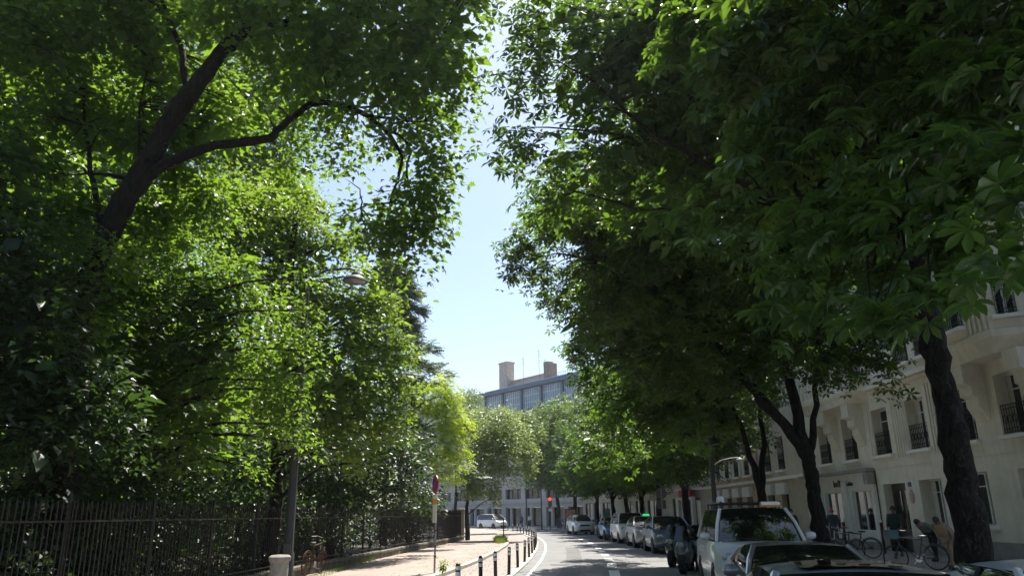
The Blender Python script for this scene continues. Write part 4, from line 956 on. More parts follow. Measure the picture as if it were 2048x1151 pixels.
plain_house('apartment_house', 'pinkish brick house with white shutters behind the street light', (FX, 62.0), (FX, 50.5), 17.4, m_pink, 2.5, 'box', fm=m_framed, shutters=m_shut, seed=3)
cp = [(15.8, 62.1), (13.7, 70), (10.9, 80.5), (8.0, 92)]
labs = ['pale stone house with red shop sign, behind the parked cars', 'pale house with greenish shop windows behind the blue car', 'pale corner house with shop windows behind the white four-wheel drive']
for i in range(3):
    plain_house('apartment_house', labs[i], cp[i + 1], cp[i], 16.5, m_pale if i != 1 else m_beige, 2.8, 'shop', first=4.4, seed=5 + i)

# far building closing the street: concrete storeys, glazed attic, brick stacks on the roof
pA, pB = at(1215, 700, 103), at(800, 800, 150)
FB = Facade('office_building', 'far concrete building with blue glazed attic and brick chimneys closing the street', (pB.x, 150), (pA.x, 103))
LB = FB.L; ZT = 21.4
op = []; nb = 12; bw = LB / nb
for i in range(nb):
    a = i * bw + .5; b = (i + 1) * bw - .5
    op.append((a, b, -.02, 2.75))
    for z in (4.0, 7.4, 10.8, 14.2): op.append((a, b, z, z + 1.5))
FB.wall('wall', 0, LB, -.03, 17.0, op, m_conc, 0, .6)
for h in op:
    if h[2] < 0:
        q = MB(); q.box(((h[0] + h[1]) / 2, .55, 1.36), (h[1] - h[0], .05, 2.74)); q.obj('shop_window', m_glass, FB.root)
        q = MB(); q.lathe([(.28, 0), (.28, 2.74)], (h[0] + 1.2, .3, 0), 12); q.obj('pillar', m_conc, FB.root)
    else:
        f = MB(); w = h[1] - h[0]
        for k in range(4): f.box((-w / 2 + w * k / 3, 0, .75), (.07, .08, 1.48))
        for z in (.03, 1.47): f.box((0, 0, z), (w, .07, .06))
        o = f.obj('window', M('dark_frame', (.08, .08, .085), .4, .4), FB.root, ((h[0] + h[1]) / 2, .4, h[2]))
        q = MB(); q.box((0, .05, .75), (w, .02, 1.46)); q.obj('pane', m_glass, o)
FB.box('string_course', (LB / 2, -.12, 3.5), (LB, .3, .22), m_conc); FB.box('string_course', (LB / 2, -.12, 6.9), (LB, .3, .22), m_conc)
FB.box('ledge', (LB / 2, -.3, 17.15), (LB, .9, .35), m_bgl)
for i in range(nb):                                   # attic glazing, pane by pane where it shows
    a = i * bw + .28; b = (i + 1) * bw - .28; n = 8
    fr = MB()
    for k in range(n + 1): fr.box((a + (b - a) * k / n, .16, 18.95), (.06, .08, 3.2))
    for z in (17.4, 18.4, 19.5, 20.5): fr.box(((a + b) / 2, .165, z), (b - a, .07, .06))
    o = fr.obj('attic_window', m_frame, FB.root)
    for k in range(n):
        q = MB(); q.box((a + (b - a) * (k + .5) / n, .19, 18.95), ((b - a) / n - .06, .02, 3.1)); q.obj('pane', m_glassb, o)
    FB.box('attic_column', (i * bw, .05, 18.95), (.42, .4, 3.25), m_bgl)
FB.box('attic_back', (LB / 2, .9, 18.95), (LB, .1, 3.2), m_conc)
FB.box('roof_edge', (LB / 2, .1, 20.95), (LB, 1.5, .75), m_bgl, ch=.1)
FB.box('roof', (LB / 2, 6, 20.6), (LB, 11, .4), m_zinc)
m_brick = M('chimney_brick', (.36, .27, .22), .9, var=.25, scale=4, bump=.3, bscale=40, dirt=.2, dirtcol=(.2, .16, .14))
m_pent = M('roof_house_brick', (.52, .45, .39), .9, var=.25, scale=3, bump=.2, bscale=40)
def on_roof(px, y):                                  # u along the wall for a picture column, at depth y behind the wall
    best = min(np.linspace(0, LB, 400), key=lambda u: abs((lambda w: 1024 + FPX * w.x / (w.y * math.cos(TILT) + (ZT + 2 - EYE) * math.sin(TILT)) - px)(FB.p0 + FB.u * u - FB.n * y)))
    return float(best)
u1 = on_roof(1011, 4); u2 = on_roof(1098, 4); u3 = on_roof(1055, 5)
def bricks(mb, c, d, n): mb.box(c, d)
q = MB(); q.box((u1, 4, ZT + 2.2), (2.2, 1.6, 6.0))
for k in range(7): q.box((u1, 4, ZT - .2 + k * .78), (2.24, 1.64, .05))
q.box((u1, 4, ZT + 5.25), (2.4, 1.8, .25)); q.obj('chimney', m_pent, FB.root)
q = MB(); q.box((u2 - .35, 4, ZT + 1.6), (1.0, 1.2, 4.2)); q.box((u2 + .65, 4, ZT + 1.5), (.8, 1.2, 3.6)); q.obj('chimney', m_brick, FB.root)
q = MB(); q.box((u3, 5.6, ZT + .8), (abs(u2 - u1) - 1.5, 2.5, 2.4)); q.box((u3, 5.6, ZT + 2.05), (abs(u2 - u1) - 1.2, 2.8, .15)); q.obj('roof_house', m_pent, FB.root)
for px, h in ((1044, 5.2), (1076, 5.8), (1088, 4.0)):
    ua = on_roof(px, 3); q = MB(); q.tube([(ua, 3, ZT - .3), (ua, 3, ZT + h)], .035, 5)
    for k in range(3): q.tube([(ua - .5, 3, ZT + h - .2 - .45 * k), (ua + .5, 3, ZT + h - .2 - .45 * k)], .02, 4)
    q.obj('aerial', m_zinc, FB.root)
q = MB(); u9 = on_roof(1100, 1.5); u8 = on_roof(1150, 1.5)
for k in range(15):
    x = u9 + (u8 - u9) * k / 14; q.tube([(x, 1.2, ZT - .1), (x, 1.2, ZT + .9)], .025, 4)
q.tube([(u9, 1.2, ZT + .9), (u8, 1.2, ZT + .9)], .03, 4); q.obj('roof_rail', m_zinc, FB.root)
# ---------------------------------------------------------------- park railing on its low wall
fence = empty('railing', (0, 0, 0), 0, 'long dark iron railing on a low mossy stone wall round the park', 'railing')
m_iron2 = M('railing_iron', (.028, .026, .024), .55, .35, var=.35, scale=9, dirt=.35, dirtcol=(.09, .045, .025))
def fence_len(y0, y1, st):
    y = y0
    while y < y1:
        yield y; y += st * math.cos(tangent(FN, y))
bm_ = MB(); bm_.tube([(0, 0, .4), (0, 0, 1.2), (0, 0, 1.9)], .011, 6); bm_.lathe([(.011, 1.9), (.024, 1.94), (.0, 2.07)], (0, 0, 0), 6)
bar = bm_.mesh('bar', True); bar.materials.append(m_iron2)
ys = list(fence_len(6.0, 54.6, .13)); rest = MB()
for i, y in enumerate(ys):
    if i < 298:
        o = bpy.data.objects.new('bar', bar); COL.objects.link(o); o.parent = fence; o.location = (FN(y), y, 0)
        o.rotation_euler = (random.uniform(-.006, .006), random.uniform(-.006, .006), 0)
    else:
        rest.tube([(FN(y), y, .4), (FN(y), y, 1.92)], .012, 5); rest.lathe([(.012, 1.9), (.024, 1.94), (.0, 2.07)], (FN(y), y, 0), 5)
tag(rest.obj('bar_run', m_iron2, fence), kind='stuff')
for z, h in ((.52, .035), (1.73, .035)):
    rl = MB(); pr = list(np.arange(5.8, 55, 1.5))
    for a, b in zip(pr[:-1], pr[1:]): rl.tube([(FN(a), a, z), (FN(b), b, z)], h * .55, 4)
    rl.obj('rail', m_iron2, fence)
for y in fence_len(7, 54, 2.6):
    q = MB(); q.box((0, 0, 1.15), (.05, .05, 1.7)); q.lathe([(.025, 2.0), (.045, 2.05), (.03, 2.12), (.0, 2.2)], (0, 0, 0), 8)
    q.tube([(-.03, 0, 1.6), (-.3, 0, 1.0), (-.45, 0, .3)], .012, 5); q.obj('post', m_iron2, fence, (FN(y) - .03, y, 0))
cop = MB(); cop.box((0, .6, .36), (.36, 1.185, .1), ch=.025); cop = cop.mesh('coping_stone'); cop.materials.append(m_stone)
blk = MB(); blk.box((0, .3, .19), (.3, .588, .24), ch=.02); blk = blk.mesh('wall_stone'); blk.materials.append(m_stone)
rr = random.Random(4)
for y in fence_len(6, 54, 1.2):
    o = bpy.data.objects.new('coping_stone', cop); COL.objects.link(o); o.parent = fence; o.location = (FN(y) + rr.uniform(-.01, .01), y, rr.uniform(-.012, .012)); o.rotation_euler = (0, rr.uniform(-.02, .02), tangent(FN, y + .6))
for y in fence_len(6, 54, .6):
    o = bpy.data.objects.new('wall_stone', blk); COL.objects.link(o); o.parent = fence; o.location = (FN(y) + rr.uniform(-.012, .012), y, rr.uniform(-.01, .005)); o.rotation_euler = (0, 0, tangent(FN, y + .3))
q = MB(); q.box((0, 0, 1.05), (.34, .34, 2.1), ch=.03); q.box((0, 0, 2.14), (.42, .42, .1), ch=.03); q.obj('end_pier', M('pale_pier', (.42, .39, .33), .85, dirt=.4, bump=.2), fence, (FN(54.8), 54.9, 0))

# ---------------------------------------------------------------- bollards along the cycle path
m_blk = M('black_plastic', (.015, .015, .016), .45, var=.3, scale=8, dirt=.3, dirtcol=(.07, .065, .06))
m_band = M('reflective_band', (.7, .7, .69), .4, var=.1, dirt=.3, dirtcol=(.3, .3, .29))
b = MB(); b.lathe([(.07, 0), (.07, .015), (.048, .03), (.046, .5), (.05, .52), (.05, .72), (.044, .76), (.02, .785), (.001, .79)], (0, 0, 0), 14, cap=False); bme = b.mesh('bollard_body', True); bme.materials.append(m_blk)
b = MB(); b.lathe([(.0525, .0), (.0525, .075)], (0, 0, 0), 14, cap=False); bnd = b.mesh('band', True); bnd.materials.append(m_band)
ordn = 'first second third fourth fifth sixth seventh eighth ninth tenth eleventh twelfth thirteenth fourteenth fifteenth sixteenth seventeenth eighteenth nineteenth twentieth twenty-first twenty-second twenty-third twenty-fourth twenty-fifth twenty-sixth'.split()
by = [16.0, 18.7, 21.0, 23.8, 26.8, 30.0, 33.2, 36.4, 39.6, 42.6, 45.6, 48.6, 51.8, 55, 58.4, 61.8, 65.4, 69, 72.8, 76.8, 81, 85.6, 90.4]
for i, y in enumerate(by):
    r_ = empty('bollard', (BL(y) + (0 if y > 20 else .0), y, .055), 0, f'black bollard with white bands, {ordn[i]} from the bottom edge along the cycle path', 'bollard', 'bollards along the cycle path')
    r_.rotation_euler = (random.uniform(-.03, .03), random.uniform(-.03, .03), 0)
    link_mesh('body', bme, None, r_)
    for z in (.545, .655): link_mesh('band', bnd, None, r_, (0, 0, z))

# ---------------------------------------------------------------- street lamps, signs, posts
m_pole = M('grey_pole', (.04, .04, .037), .6, .1, var=.2, scale=6, dirt=.3, dirtcol=(.05, .045, .04))
m_galv = M('galvanised_pole', (.30, .31, .32), .4, .7, var=.2, scale=8, dirt=.3, dirtcol=(.1, .1, .1))
lp = empty('street_lamp', (-4.72, 16.6, .12), 0, 'grey street lamp with dish head hanging among the leaves on the left', 'street lamp')
q = MB(); q.lathe([(.13, 0), (.13, .9), (.1, .95), (.085, 3), (.07, 6.4), (.05, 7.2)], (0, 0, 0), 14); q.obj('pole', m_pole, lp, smooth=True)
q = MB(); q.tube([(0, 0, 6.6), (.15, 0, 6.95), (.5, 0, 7.1), (.95, 0, 7.12), (1.08, 0, 7.08), (1.1, 0, 7.0)], .025, 8); q.obj('arm', m_pole, lp, smooth=True)
q = MB(); q.lathe([(.03, .22), (.07, .2), (.09, .13), (.2, .09), (.27, .02), (.28, -.01), (.25, -.015)], (1.1, 0, 6.82), 20, cap=False); q.obj('lamp_shade', m_pole, lp, smooth=True)
q = MB(); q.lathe([(.25, -.012), (.2, -.05), (.1, -.075), (.001, -.08)], (1.1, 0, 6.82), 20, cap=False); q.obj('lamp_glass', M('lamp_glass', (.2, .2, .18), .25), lp, smooth=True)
q = MB(); q.box((0, -.1, .9), (.14, .03, .4)); q.obj('hatch', m_pole, lp)

lp = empty('street_lamp', (7.98, 31.3, .12), 0, 'dark street light pole with side arm before the pink brick house', 'street lamp')
q = MB(); q.lathe([(.14, 0), (.14, 1), (.11, 1.05), (.085, 4), (.06, 8.2)], (0, 0, 0), 14); q.obj('pole', m_pole, lp, smooth=True)
q = MB(); q.tube([(.05, 0, 3.05), (.12, 0, 3.45), (.4, 0, 3.62), (.8, 0, 3.7), (1.1, 0, 3.72)], .028, 8); q.obj('arm', m_pole, lp, smooth=True)
q = MB(); q.lathe([(.03, .12), (.16, .06), (.2, 0), (.17, -.02), (0.001, -.04)], (1.15, 0, 3.62), 16, cap=False); q.obj('lamp_shade', m_pole, lp, smooth=True)
q = MB(); q.tube([(0, 0, 8.1), (-.4, 0, 8.5), (-1.5, 0, 8.6)], .035, 8); q.obj('road_arm', m_pole, lp, smooth=True)
for x, y, h, lab in ((1.5, 101, 8.5, 'thin lamp post far off before the concrete building'), (3.2, 94, 5.0, 'slim grey post beside the red traffic light')):
    lp = empty('street_lamp', (x, y, .0), 0, lab, 'street lamp'); q = MB(); q.lathe([(.11, 0), (.09, 1), (.06, h)], (0, 0, 0), 10); q.obj('pole', m_pole, lp)
    q = MB(); q.tube([(0, 0, h - .1), (-.5, 0, h + .15), (-1.1, 0, h + .2)], .03, 6); q.box((-1.3, 0, h + .18), (.5, .16, .09)); q.obj('lamp_head', m_pole, lp)

# no-parking sign, nearly edge on
m_sred = M('sign_red', (.5, .03, .04), .4, var=.05); m_sblue = M('sign_blue', (.05, .07, .36), .4, var=.05); m_swhite = M('sign_white', (.72, .72, .70), .45, var=.05, dirt=.2, dirtcol=(.4, .4, .38)); m_sor = M('sign_orange', (.75, .32, .02), .45, var=.08)
sg = empty('parking_sign', (-2.42, 24.0, .12), math.radians(8), 'round red and blue no-parking sign above white and orange plates on the pavement', 'sign')
q = MB(); q.tube([(0, 0, 0), (0.02, 0, 1.5), (.03, 0, 2.86)], .03, 10); q.obj('pole', m_galv, sg, smooth=True)
ang = math.radians(-74)
Rz = Matrix.Rotation(ang, 3, 'Z')
def plate(name, z, w, h, mat, d=.03, off=-.045):
    q = MB(); q.box((0, off, 0), (w, d, h)); return q.obj(name, mat, sg, (.02, 0, z), ang)
q = MB(); R90 = rotm(math.pi / 2); q.lathe([(.001, 0), (.275, 0), (.275, .025), (.001, .025)], (0, -.03, 0), 28, R90, cap=False); disc = q.obj('disc', m_sred, sg, (.03, 0, 2.55), ang)
q = MB(); q.lathe([(.001, .026), (.215, .026), (.215, .03), (.001, .03)], (0, -.03, 0), 28, R90, cap=False); q.obj('disc_face', m_sblue, disc)
q = MB(); q.box((0, -.063, 0), (.07, .006, .43), R=rotm(0, math.radians(45), 0)); q.obj('disc_bar', m_sred, disc)
plate('plate', 2.18, .34, .14, m_swhite); pl = plate('tow_plate', 2.04, .36, .13, m_sor); plate('plate', 1.69, .3, .54, m_swhite)
for z in (1.2, .75, .45): q = MB(); q.lathe([(.036, -.02), (.036, .02)], (0.01, 0, z), 10); q.obj('clamp', m_blk, sg)

q = MB(); q.lathe([(.15, 0), (.155, .6), (.158, .9), (.185, .93), (.19, .99), (.15, 1.02), (.001, 1.03)], (0, 0, 0), 16, cap=False)
tag(q.obj('stone_post', M('pale_concrete', (.27, .25, .21), .9, var=.25, scale=7, bump=.35, bscale=40, dirt=.5, dirtcol=(.16, .15, .11)), None, (-4.12, 14.0, .1), smooth=True), 'squat pale stone post with a rim, beside the left lamp post', 'post')
r_ = empty('marker_post', (-.72, 50.2, .0), 0, 'thin dark post standing in the grass patch at the kerb', 'post'); q = MB(); q.tube([(0, 0, 0), (0, 0, 1.45)], .035, 8); q.obj('shaft', m_blk, r_); q = MB(); q.lathe([(.045, 1.42), (.045, 1.5), (.001, 1.53)], (0, 0, 0), 8, cap=False); q.obj('cap', m_blk, r_)
# traffic light
tl = empty('traffic_light', (3.95, 88, .0), 0, 'traffic light showing red, far down the street', 'traffic light')
q = MB(); q.tube([(0, 0, 0), (0, 0, 3.6)], .055, 8); q.obj('pole', m_pole, tl)
q = MB(); q.box((0, -.12, 3.05), (.42, .24, 1.0), ch=.05); q.obj('housing', m_blk, tl)
def lamp_disc(z, mat, r=.15):
    q = MB(); q.lathe([(r, 0), (r * .8, .03), (.001, .045)], (0, -.24, z), 14, R90, cap=False); q.obj('lens', mat, tl)
def emit(name, col, st):
    m, nt, N, L, P = nt_new(name); P.inputs['Base Color'].default_value = (*col, 1); P.inputs['Emission Color'].default_value = (*col, 1); P.inputs['Emission Strength'].default_value = st; return m
lamp_disc(3.36, emit('red_lamp_lit', (1, .03, .01), 2.2), .16); lamp_disc(3.05, M('amber_off', (.12, .06, .01), .3)); lamp_disc(2.74, M('green_off', (.01, .08, .04), .3))
q = MB(); q.box((0, -.1, 2.2), (.34, .05, .3)); q.obj('plate', m_swhite, tl)
# round sign seen from behind
sg2 = empty('road_sign', (8.62, 46, .12), 0, 'round sign above a square plate seen from behind, over the parked cars', 'sign')
q = MB(); q.tube([(0, 0, 0), (0, 0, 3.0)], .035, 8); q.obj('pole', m_galv, sg2)
q = MB(); q.lathe([(.001, 0), (.33, 0), (.33, .03), (.001, .03)], (0, .06, 0), 24, R90, cap=False); q.obj('disc', M('sign_back', (.13, .13, .135), .5, .3), sg2, (0, 0, 2.72))
q = MB(); q.box((0, .05, 2.1), (.5, .03, .5)); q.obj('plate', M('sign_back', (.13, .13, .135)), sg2)
# shop sign and portal far right
sh = empty('shop_sign', (14.3, 65.6, 0), math.radians(-75), 'red box sign above a white framed shop entrance behind the cars', 'sign')
q = MB(); q.box((0, 0, 3.25), (2.0, .25, .6), ch=.03); q.obj('sign_box', m_redbox, sh)
q = MB(); q.box((-1.25, 0, 1.5), (.3, .3, 3.0)); q.box((1.25, 0, 1.5), (.3, .3, 3.0)); q.box((0, 0, 2.85), (2.2, .28, .2)); q.obj('portal', m_white, sh)
# hoarding / poster panel
pp = empty('poster_panel', (6.3, 89.5, 0), 0, 'upright poster panel with orange print beside the hire bicycles', 'poster panel')
q = MB(); q.box((0, 0, 1.35), (1.3, .16, 1.9), ch=.03); q.box((0, 0, .25), (.3, .12, .5)); q.obj('frame', m_pole, pp)
q = MB(); q.box((0, -.09, 1.35), (1.1, .02, 1.7)); q.obj('poster', M('orange_print', (.55, .28, .18), .5, var=.6, scale=2.5), pp)

# ---------------------------------------------------------------- vehicles
m_tyre = M('tyre', (.014, .014, .014), .85, var=.2); m_rim = M('alloy', (.35, .35, .36), .35, .8, var=.1)
m_trim = M('black_trim', (.014, .014, .015), .5, var=.2); m_lamp = glassmat('headlamp_glass', (.30, .31, .33), .12, .8)
m_plate = M('plate_white', (.68, .68, .66), .5, var=.05); m_chrome = M('chrome', (.6, .6, .6), .15, 1.0, var=.05)
def paint(name, col, metal=.0, rough=.3): return M(name, col, rough, metal, .5, var=.06, scale=2, coat=.6, dirt=.12, dirtcol=tuple(c * .7 for c in col))
p_silver = paint('silver_paint', (.42, .43, .44), .45, .35); p_white = paint('white_paint', (.72, .72, .70)); p_grey = paint('dark_silver_paint', (.20, .205, .21), .5, .32)
p_bluegrey = paint('blue_grey_paint', (.10, .125, .17), .45, .32); p_blue = paint('blue_paint', (.10, .20, .36), .3); p_whiteb = paint('cool_white_paint', (.62, .65, .69)); p_van = paint('van_white', (.60, .61, .60))
m_cglass = glassmat('car_glass', (.008, .01, .009), .03, 1.0)
whl = {}
def wheel_meshes(R):
    if R in whl: return whl[R]
    Rx = rotm(math.pi / 2)
    t = MB(); t.lathe([(R * .62, -.1), (R * .9, -.105), (R, -.08), (R, .08), (R * .9, .105), (R * .62, .1), (R * .62, -.1)], (0, 0, 0), 24, Rx, cap=False)
    r = MB(); r.lathe([(R * .62, -.08), (R * .64, .06), (R * .55, .05), (R * .5, -.02), (.001, -.02)], (0, 0, 0), 24, Rx, cap=False)
    for k in range(5):
        a = k * 2 * math.pi / 5
        r.box((math.cos(a) * R * .32, -.045, math.sin(a) * R * .32), (R * .6, .03, .07), R=Matrix.Rotation(-a, 3, 'Y'))
    r.lathe([(.06, .0), (.06, .065), (.001, .07)], (0, 0, 0), 10, Rx, cap=False)
    whl[R] = (t.mesh('tyre', True), r.mesh('rim', True)); whl[R][0].materials.append(m_tyre); whl[R][1].materials.append(m_rim); return whl[R]
def car(name, label, cat, loc, head, pt, L=4.4, W=1.8, H=1.45, zh=.78, zc=.98, xc=.95, xt=.1, xr=-1.2, xb=-1.75, zb=1.0, wb=2.65, R=.32, group='vehicles parked on the right', dark_roof=False):
    root = empty(name, loc, head, label, cat, group); hw = W / 2
    st = [(L / 2, .42, zh - .2, .60), (L / 2 - .05, .30, zh - .1, .78), (L / 2 - .2, .23, zh - .02, .91), (L / 2 - .5, .2, zh + .03, .975), ((L / 2 - .5 + xc) / 2, .19, (zh + zc) / 2 + .02, .995),
          (xc + .02, .19, zc, 1.0), (0, .19, (zc + zb) / 2, 1.0), (xb, .2, zb, 1.0), (-L / 2 + .45, .22, zb - .02, .985), (-L / 2 + .12, .28, zb - .06, .93), (-L / 2, .42, zb - .2, .8)]
    rows = []
    for x, z0, z1, k in st:
        w = hw * k; zm = z0 + (z1 - z0) * .45; bulge = (L / 2 - abs(x)) < .01
        half = [(0, z0), (w * .8, z0), (w * .965, z0 + .07), (w, zm - .02), (w * .985, zm + .04), (w * .975, z1 - .1), (w * .93, z1 - .025), (w * .6, z1 + .015), (0, z1 + .03)]
        nose = .0
        pts = [(x - .12 * (abs(y) / hw) ** 2 * (1 if x > L / 2 - .3 else 0) + .1 * (abs(y) / hw) ** 2 * (1 if x < -L / 2 + .3 else 0), y, z) for y, z in half]
        rows.append(pts + [(p[0], -p[1], p[2]) for p in pts[-2:0:-1]])
    mb = MB(); n = len(rows[0])
    mb.add([p for r in rows for p in r], [(i * n + j, i * n + (j + 1) % n, (i + 1) * n + (j + 1) % n, (i + 1) * n + j) for i in range(len(rows) - 1) for j in range(n)] + [tuple(range(n)), tuple(range(len(rows) * n - 1, (len(rows) - 1) * n - 1, -1))])
    mb.v = [tuple(v) for v in mb.v]; body = mb.obj('body', pt, root, smooth=True)
    wbt = hw * .90; wt = hw * .70
    def arc(x, w, z, b, dz, m=9): return [(x + b * (1 - (k / (m - 1) * 2 - 1) ** 2), (k / (m - 1) * 2 - 1) * w, z - dz * (k / (m - 1) * 2 - 1) ** 2) for k in range(m)]
    def between(a, c, n, bulge, up): return [[tuple(Vector(p) * (1 - t) + Vector(q) * t + Vector((bulge, 0, up)) * math.sin(math.pi * t)) for p, q in zip(a, c)] for t in [i / n for i in range(n + 1)]]
    g = MB(); g.grid(between(arc(xc, wbt, zc + .01, .16, .04), arc(xt, wt, H - .03, .07, .03), 5, .02, .03)); g.obj('windscreen', m_cglass, root, smooth=True)
    g = MB(); g.grid(between(arc(xb, wbt * .97, zb + .01, -.12, .03), arc(xr, wt, H - .04, -.06, .03), 4, -.02, .03), True); g.obj('rear_window', m_cglass, root, smooth=True)
    for s in (1, -1):
        bot = [(xc - (xc - xb) * k / 6, s * wbt, zc + (zb - zc) * k / 6 + .005) for k in range(7)]; top = [(xt - (xt - xr) * k / 6, s * wt, H - .06) for k in range(7)]
        g = MB(); g.grid([[tuple(Vector(p) * (1 - t) + Vector(q) * t + Vector((0, s * .03 * math.sin(math.pi * t), 0))) for p, q in zip(bot, top)] for t in (0, .33, .66, 1)], s < 0); g.obj('side_window', m_cglass, root, smooth=True)
        p = MB(); p.tube([(xc + .03, s * (wbt + .005), zc - .01), ((xc + xt) / 2 + .03, s * ((wbt + wt) / 2 + .02), (zc + H) / 2 + .01), (xt, s * (wt + .005), H - .055)], .036, 6); p.obj('pillar', pt, root, smooth=True)
        p = MB(); p.tube([(xb + .02, s * (wbt), zb), ((xb + xr) / 2, s * ((wbt + wt) / 2), (zb + H) / 2 - .03), (xr + .05, s * (wt - .03), H - .13)], .06, 6); p.obj('pillar', pt, root, smooth=True)
        p = MB(); xm = (xt + xr) / 2 - .1; p.tube([(xm - .02, s * (wbt + .004), zc), (xm, s * (wt + .012), H - .07)], .03, 6); p.obj('pillar', m_trim, root)
        p = MB(); p.lathe([(.001, -.11), (.05, -.1), (.075, -.04), (.078, .05), (.05, .1), (.001, .11)], (xc - .3, s * (hw + .1), zc + .09), 12, rotm(math.pi / 2), cap=False); p.tube([(xc - .3, s * hw * .92, zc + .03), (xc - .3, s * (hw + .03), zc + .07)], .025, 5); p.obj('mirror', pt, root, smooth=True)
        h = MB(); h.lathe([(.001, -.09), (.09, -.05), (.12, 0), (.09, .05), (.001, .08)], (0, 0, 0), 12, rotm(0, math.pi / 2), cap=False); h.v = [(a * 1.2, b * 1.45, c * .8) for a, b, c in h.v]
        h.obj('headlight', m_lamp, root, (L / 2 - .26, s * hw * .70, zh - .12), s * -.35, True)
        fl = MB(); fl.lathe([(.055, 0), (.05, .02), (.001, .025)], (0, 0, 0), 10, rotm(0, math.pi / 2), cap=False); fl.obj('fog_lamp', m_lamp, root, (L / 2 - .13, s * hw * .68, .36))
        rl = MB(); rl.box((-L / 2 + .12, s * hw * .78, zb - .16), (.14, .26, .2), ch=.03); rl.obj('tail_light', M('tail_red', (.3, .01, .01), .25), root)
        for x in (wb / 2, -wb / 2):
            a = MB(); a.lathe([(R + .055, 0), (R + .055, .3), (.001, .3)], (0, 0, 0), 22, rotm(math.pi / 2), cap=True); a.obj('wheel_arch', m_trim, root, (x + (L * .0), s * (hw + .006) + (.3 if s < 0 else 0), R + .02))
            w_ = empty('wheel', (x, s * (hw - .085), R), 0 if s < 0 else math.pi); w_.parent = root
            t, r = wheel_meshes(R); link_mesh('tyre', t, None, w_); link_mesh('rim', r, None, w_)
        dh = MB(); dh.box((xm + .35, s * (hw * .985), zc - .16), (.18, .03, .03)); dh.box((xm - .75, s * (hw * .985), zc - .16), (.18, .03, .03)); dh.obj('door_handle', pt, root)
    rws = []
    for k in range(9):
        x = xt + .08 - (xt - xr + .12) * k / 8; rws.append([(x - .0, wt * 1.03 * j / 4, H - .05 * (j / 4) ** 2 - .045 * (k / 4 - 1) ** 4 - .012) for j in range(-4, 5)])
    rf = MB(); rf.grid(rws); rf.obj('roof', m_cglass if dark_roof else pt, root, smooth=True)
    gr = MB(); gr.box((L / 2 - .05, 0, zh - .2), (.14, W * .46, .12), ch=.02)
    for k in range(3): gr.box((L / 2 + .025, 0, zh - .24 + .04 * k), (.012, W * .44, .012))
    gr.obj('grille', m_trim, root)
    lo = MB(); lo.box((L / 2 - .05, 0, .36), (.13, W * .5, .14), ch=.02); lo.obj('air_intake', m_trim, root)
    bp = MB(); bp.box((L / 2 - .16, 0, .235), (.3, W * .82, .07), ch=.02); bp.obj('bumper_lip', m_trim, root)
    np_ = MB(); np_.box((L / 2 + .03, 0, .50), (.016, .52, .11)); np_.obj('number_plate', m_plate, root)
    wp = MB(); wp.tube([(xc + .14, .5, zc + .03), (xc - .02, .0, zc + .09)], .012, 4); wp.tube([(xc + .16, -.05, zc + .03), (xc + .02, -.55, zc + .07)], .012, 4); wp.obj('wiper', m_trim, root)
    return root
def heading(fn, y): return tangent(fn, y) - math.pi / 2          # nose towards the camera, along the kerb
def park(y, off=1.02): return (RK(y) - off, y, 0)
car('car', 'silver car with dark sunroof, nearest at the bottom edge', 'car', (2.68, 6.35, 0), heading(RK, 6.3), p_silver, H=1.34, zc=.84, zb=.86, zh=.68, xt=.25, xr=-1.25)
q = MB(); nearest = [o for o in bpy.data.objects if o.name == 'car'][0]
q.grid([[(x, y, 1.34 - .05 * (y / .63) ** 2 * .6 - .028 * (abs(x + .45) / .8) ** 4 + .004) for y in np.linspace(-.42, .42, 7)] for x in np.linspace(.12, -.6, 6)], True); q.obj('sunroof', m_cglass, nearest, smooth=True)
car('car', 'pale car roof at the photo\'s bottom right corner, by the nearest trunk', 'car', (4.52, 6.2, 0.0), heading(RK, 6.3), p_whiteb, H=1.34, zc=.84, zb=.86, zh=.68)
car('car', 'dark silver saloon with reflecting windscreen, between silver car and white van', 'car', (4.05, 11.4, 0), heading(RK, 11), p_grey, H=1.33, zc=.9, zh=.72, xt=.12)
van = car('van', 'white panel van with roof rack and light bar beside the forked trunk', 'van', (5.25, 18.0, 0), heading(RK, 17.5), p_van, L=4.9, W=1.92, H=1.86, zh=1.0, zc=1.18, xc=1.78, xt=1.15, xr=-2.2, xb=-2.38, zb=1.15, wb=3.0, R=.34)
q = MB()
for s in (1, -1): q.tube([(.95, s * .62, 1.95), (-2.0, s * .62, 1.95)], .022, 6)
for x in (.8, -.1, -1.0, -1.9): q.tube([(x, -.64, 1.93), (x, .64, 1.93)], .02, 6); q.tube([(x, .62, 1.8), (x, .62, 1.95)], .018, 5); q.tube([(x, -.62, 1.8), (x, -.62, 1.95)], .018, 5)
q.obj('roof_rack', m_trim, van)
q = MB(); q.box((.72, -.6, 2.02), (.12, .16, .13), ch=.03); q.tube([(.72, -.58, 1.93), (.72, -.58, 2.0)], .03, 6); q.obj('work_lamp', m_plate, van)
q = MB(); q.box((.86, .42, 1.92), (.22, .4, .07), ch=.02); q.obj('light_bar', M('bar_glint', (.8, .78, .72), .12, 0, .8, var=.03), van)  # near-white colour stands in for the sun's glint on the amber bar
q = MB(); q.box((.87, .42, 1.865), (.23, .42, .04)); q.obj('light_bar_base', M('amber_plastic', (.6, .18, .01), .3), van)
car('car', 'blue-grey people carrier with big windscreen beyond the motor scooters', 'car', park(37.2, .98), heading(RK, 37), p_bluegrey, L=4.45, W=1.84, H=1.62, zh=.86, zc=1.06, xc=1.3, xt=.35, xr=-1.5, xb=-1.85, zb=1.1, R=.33)
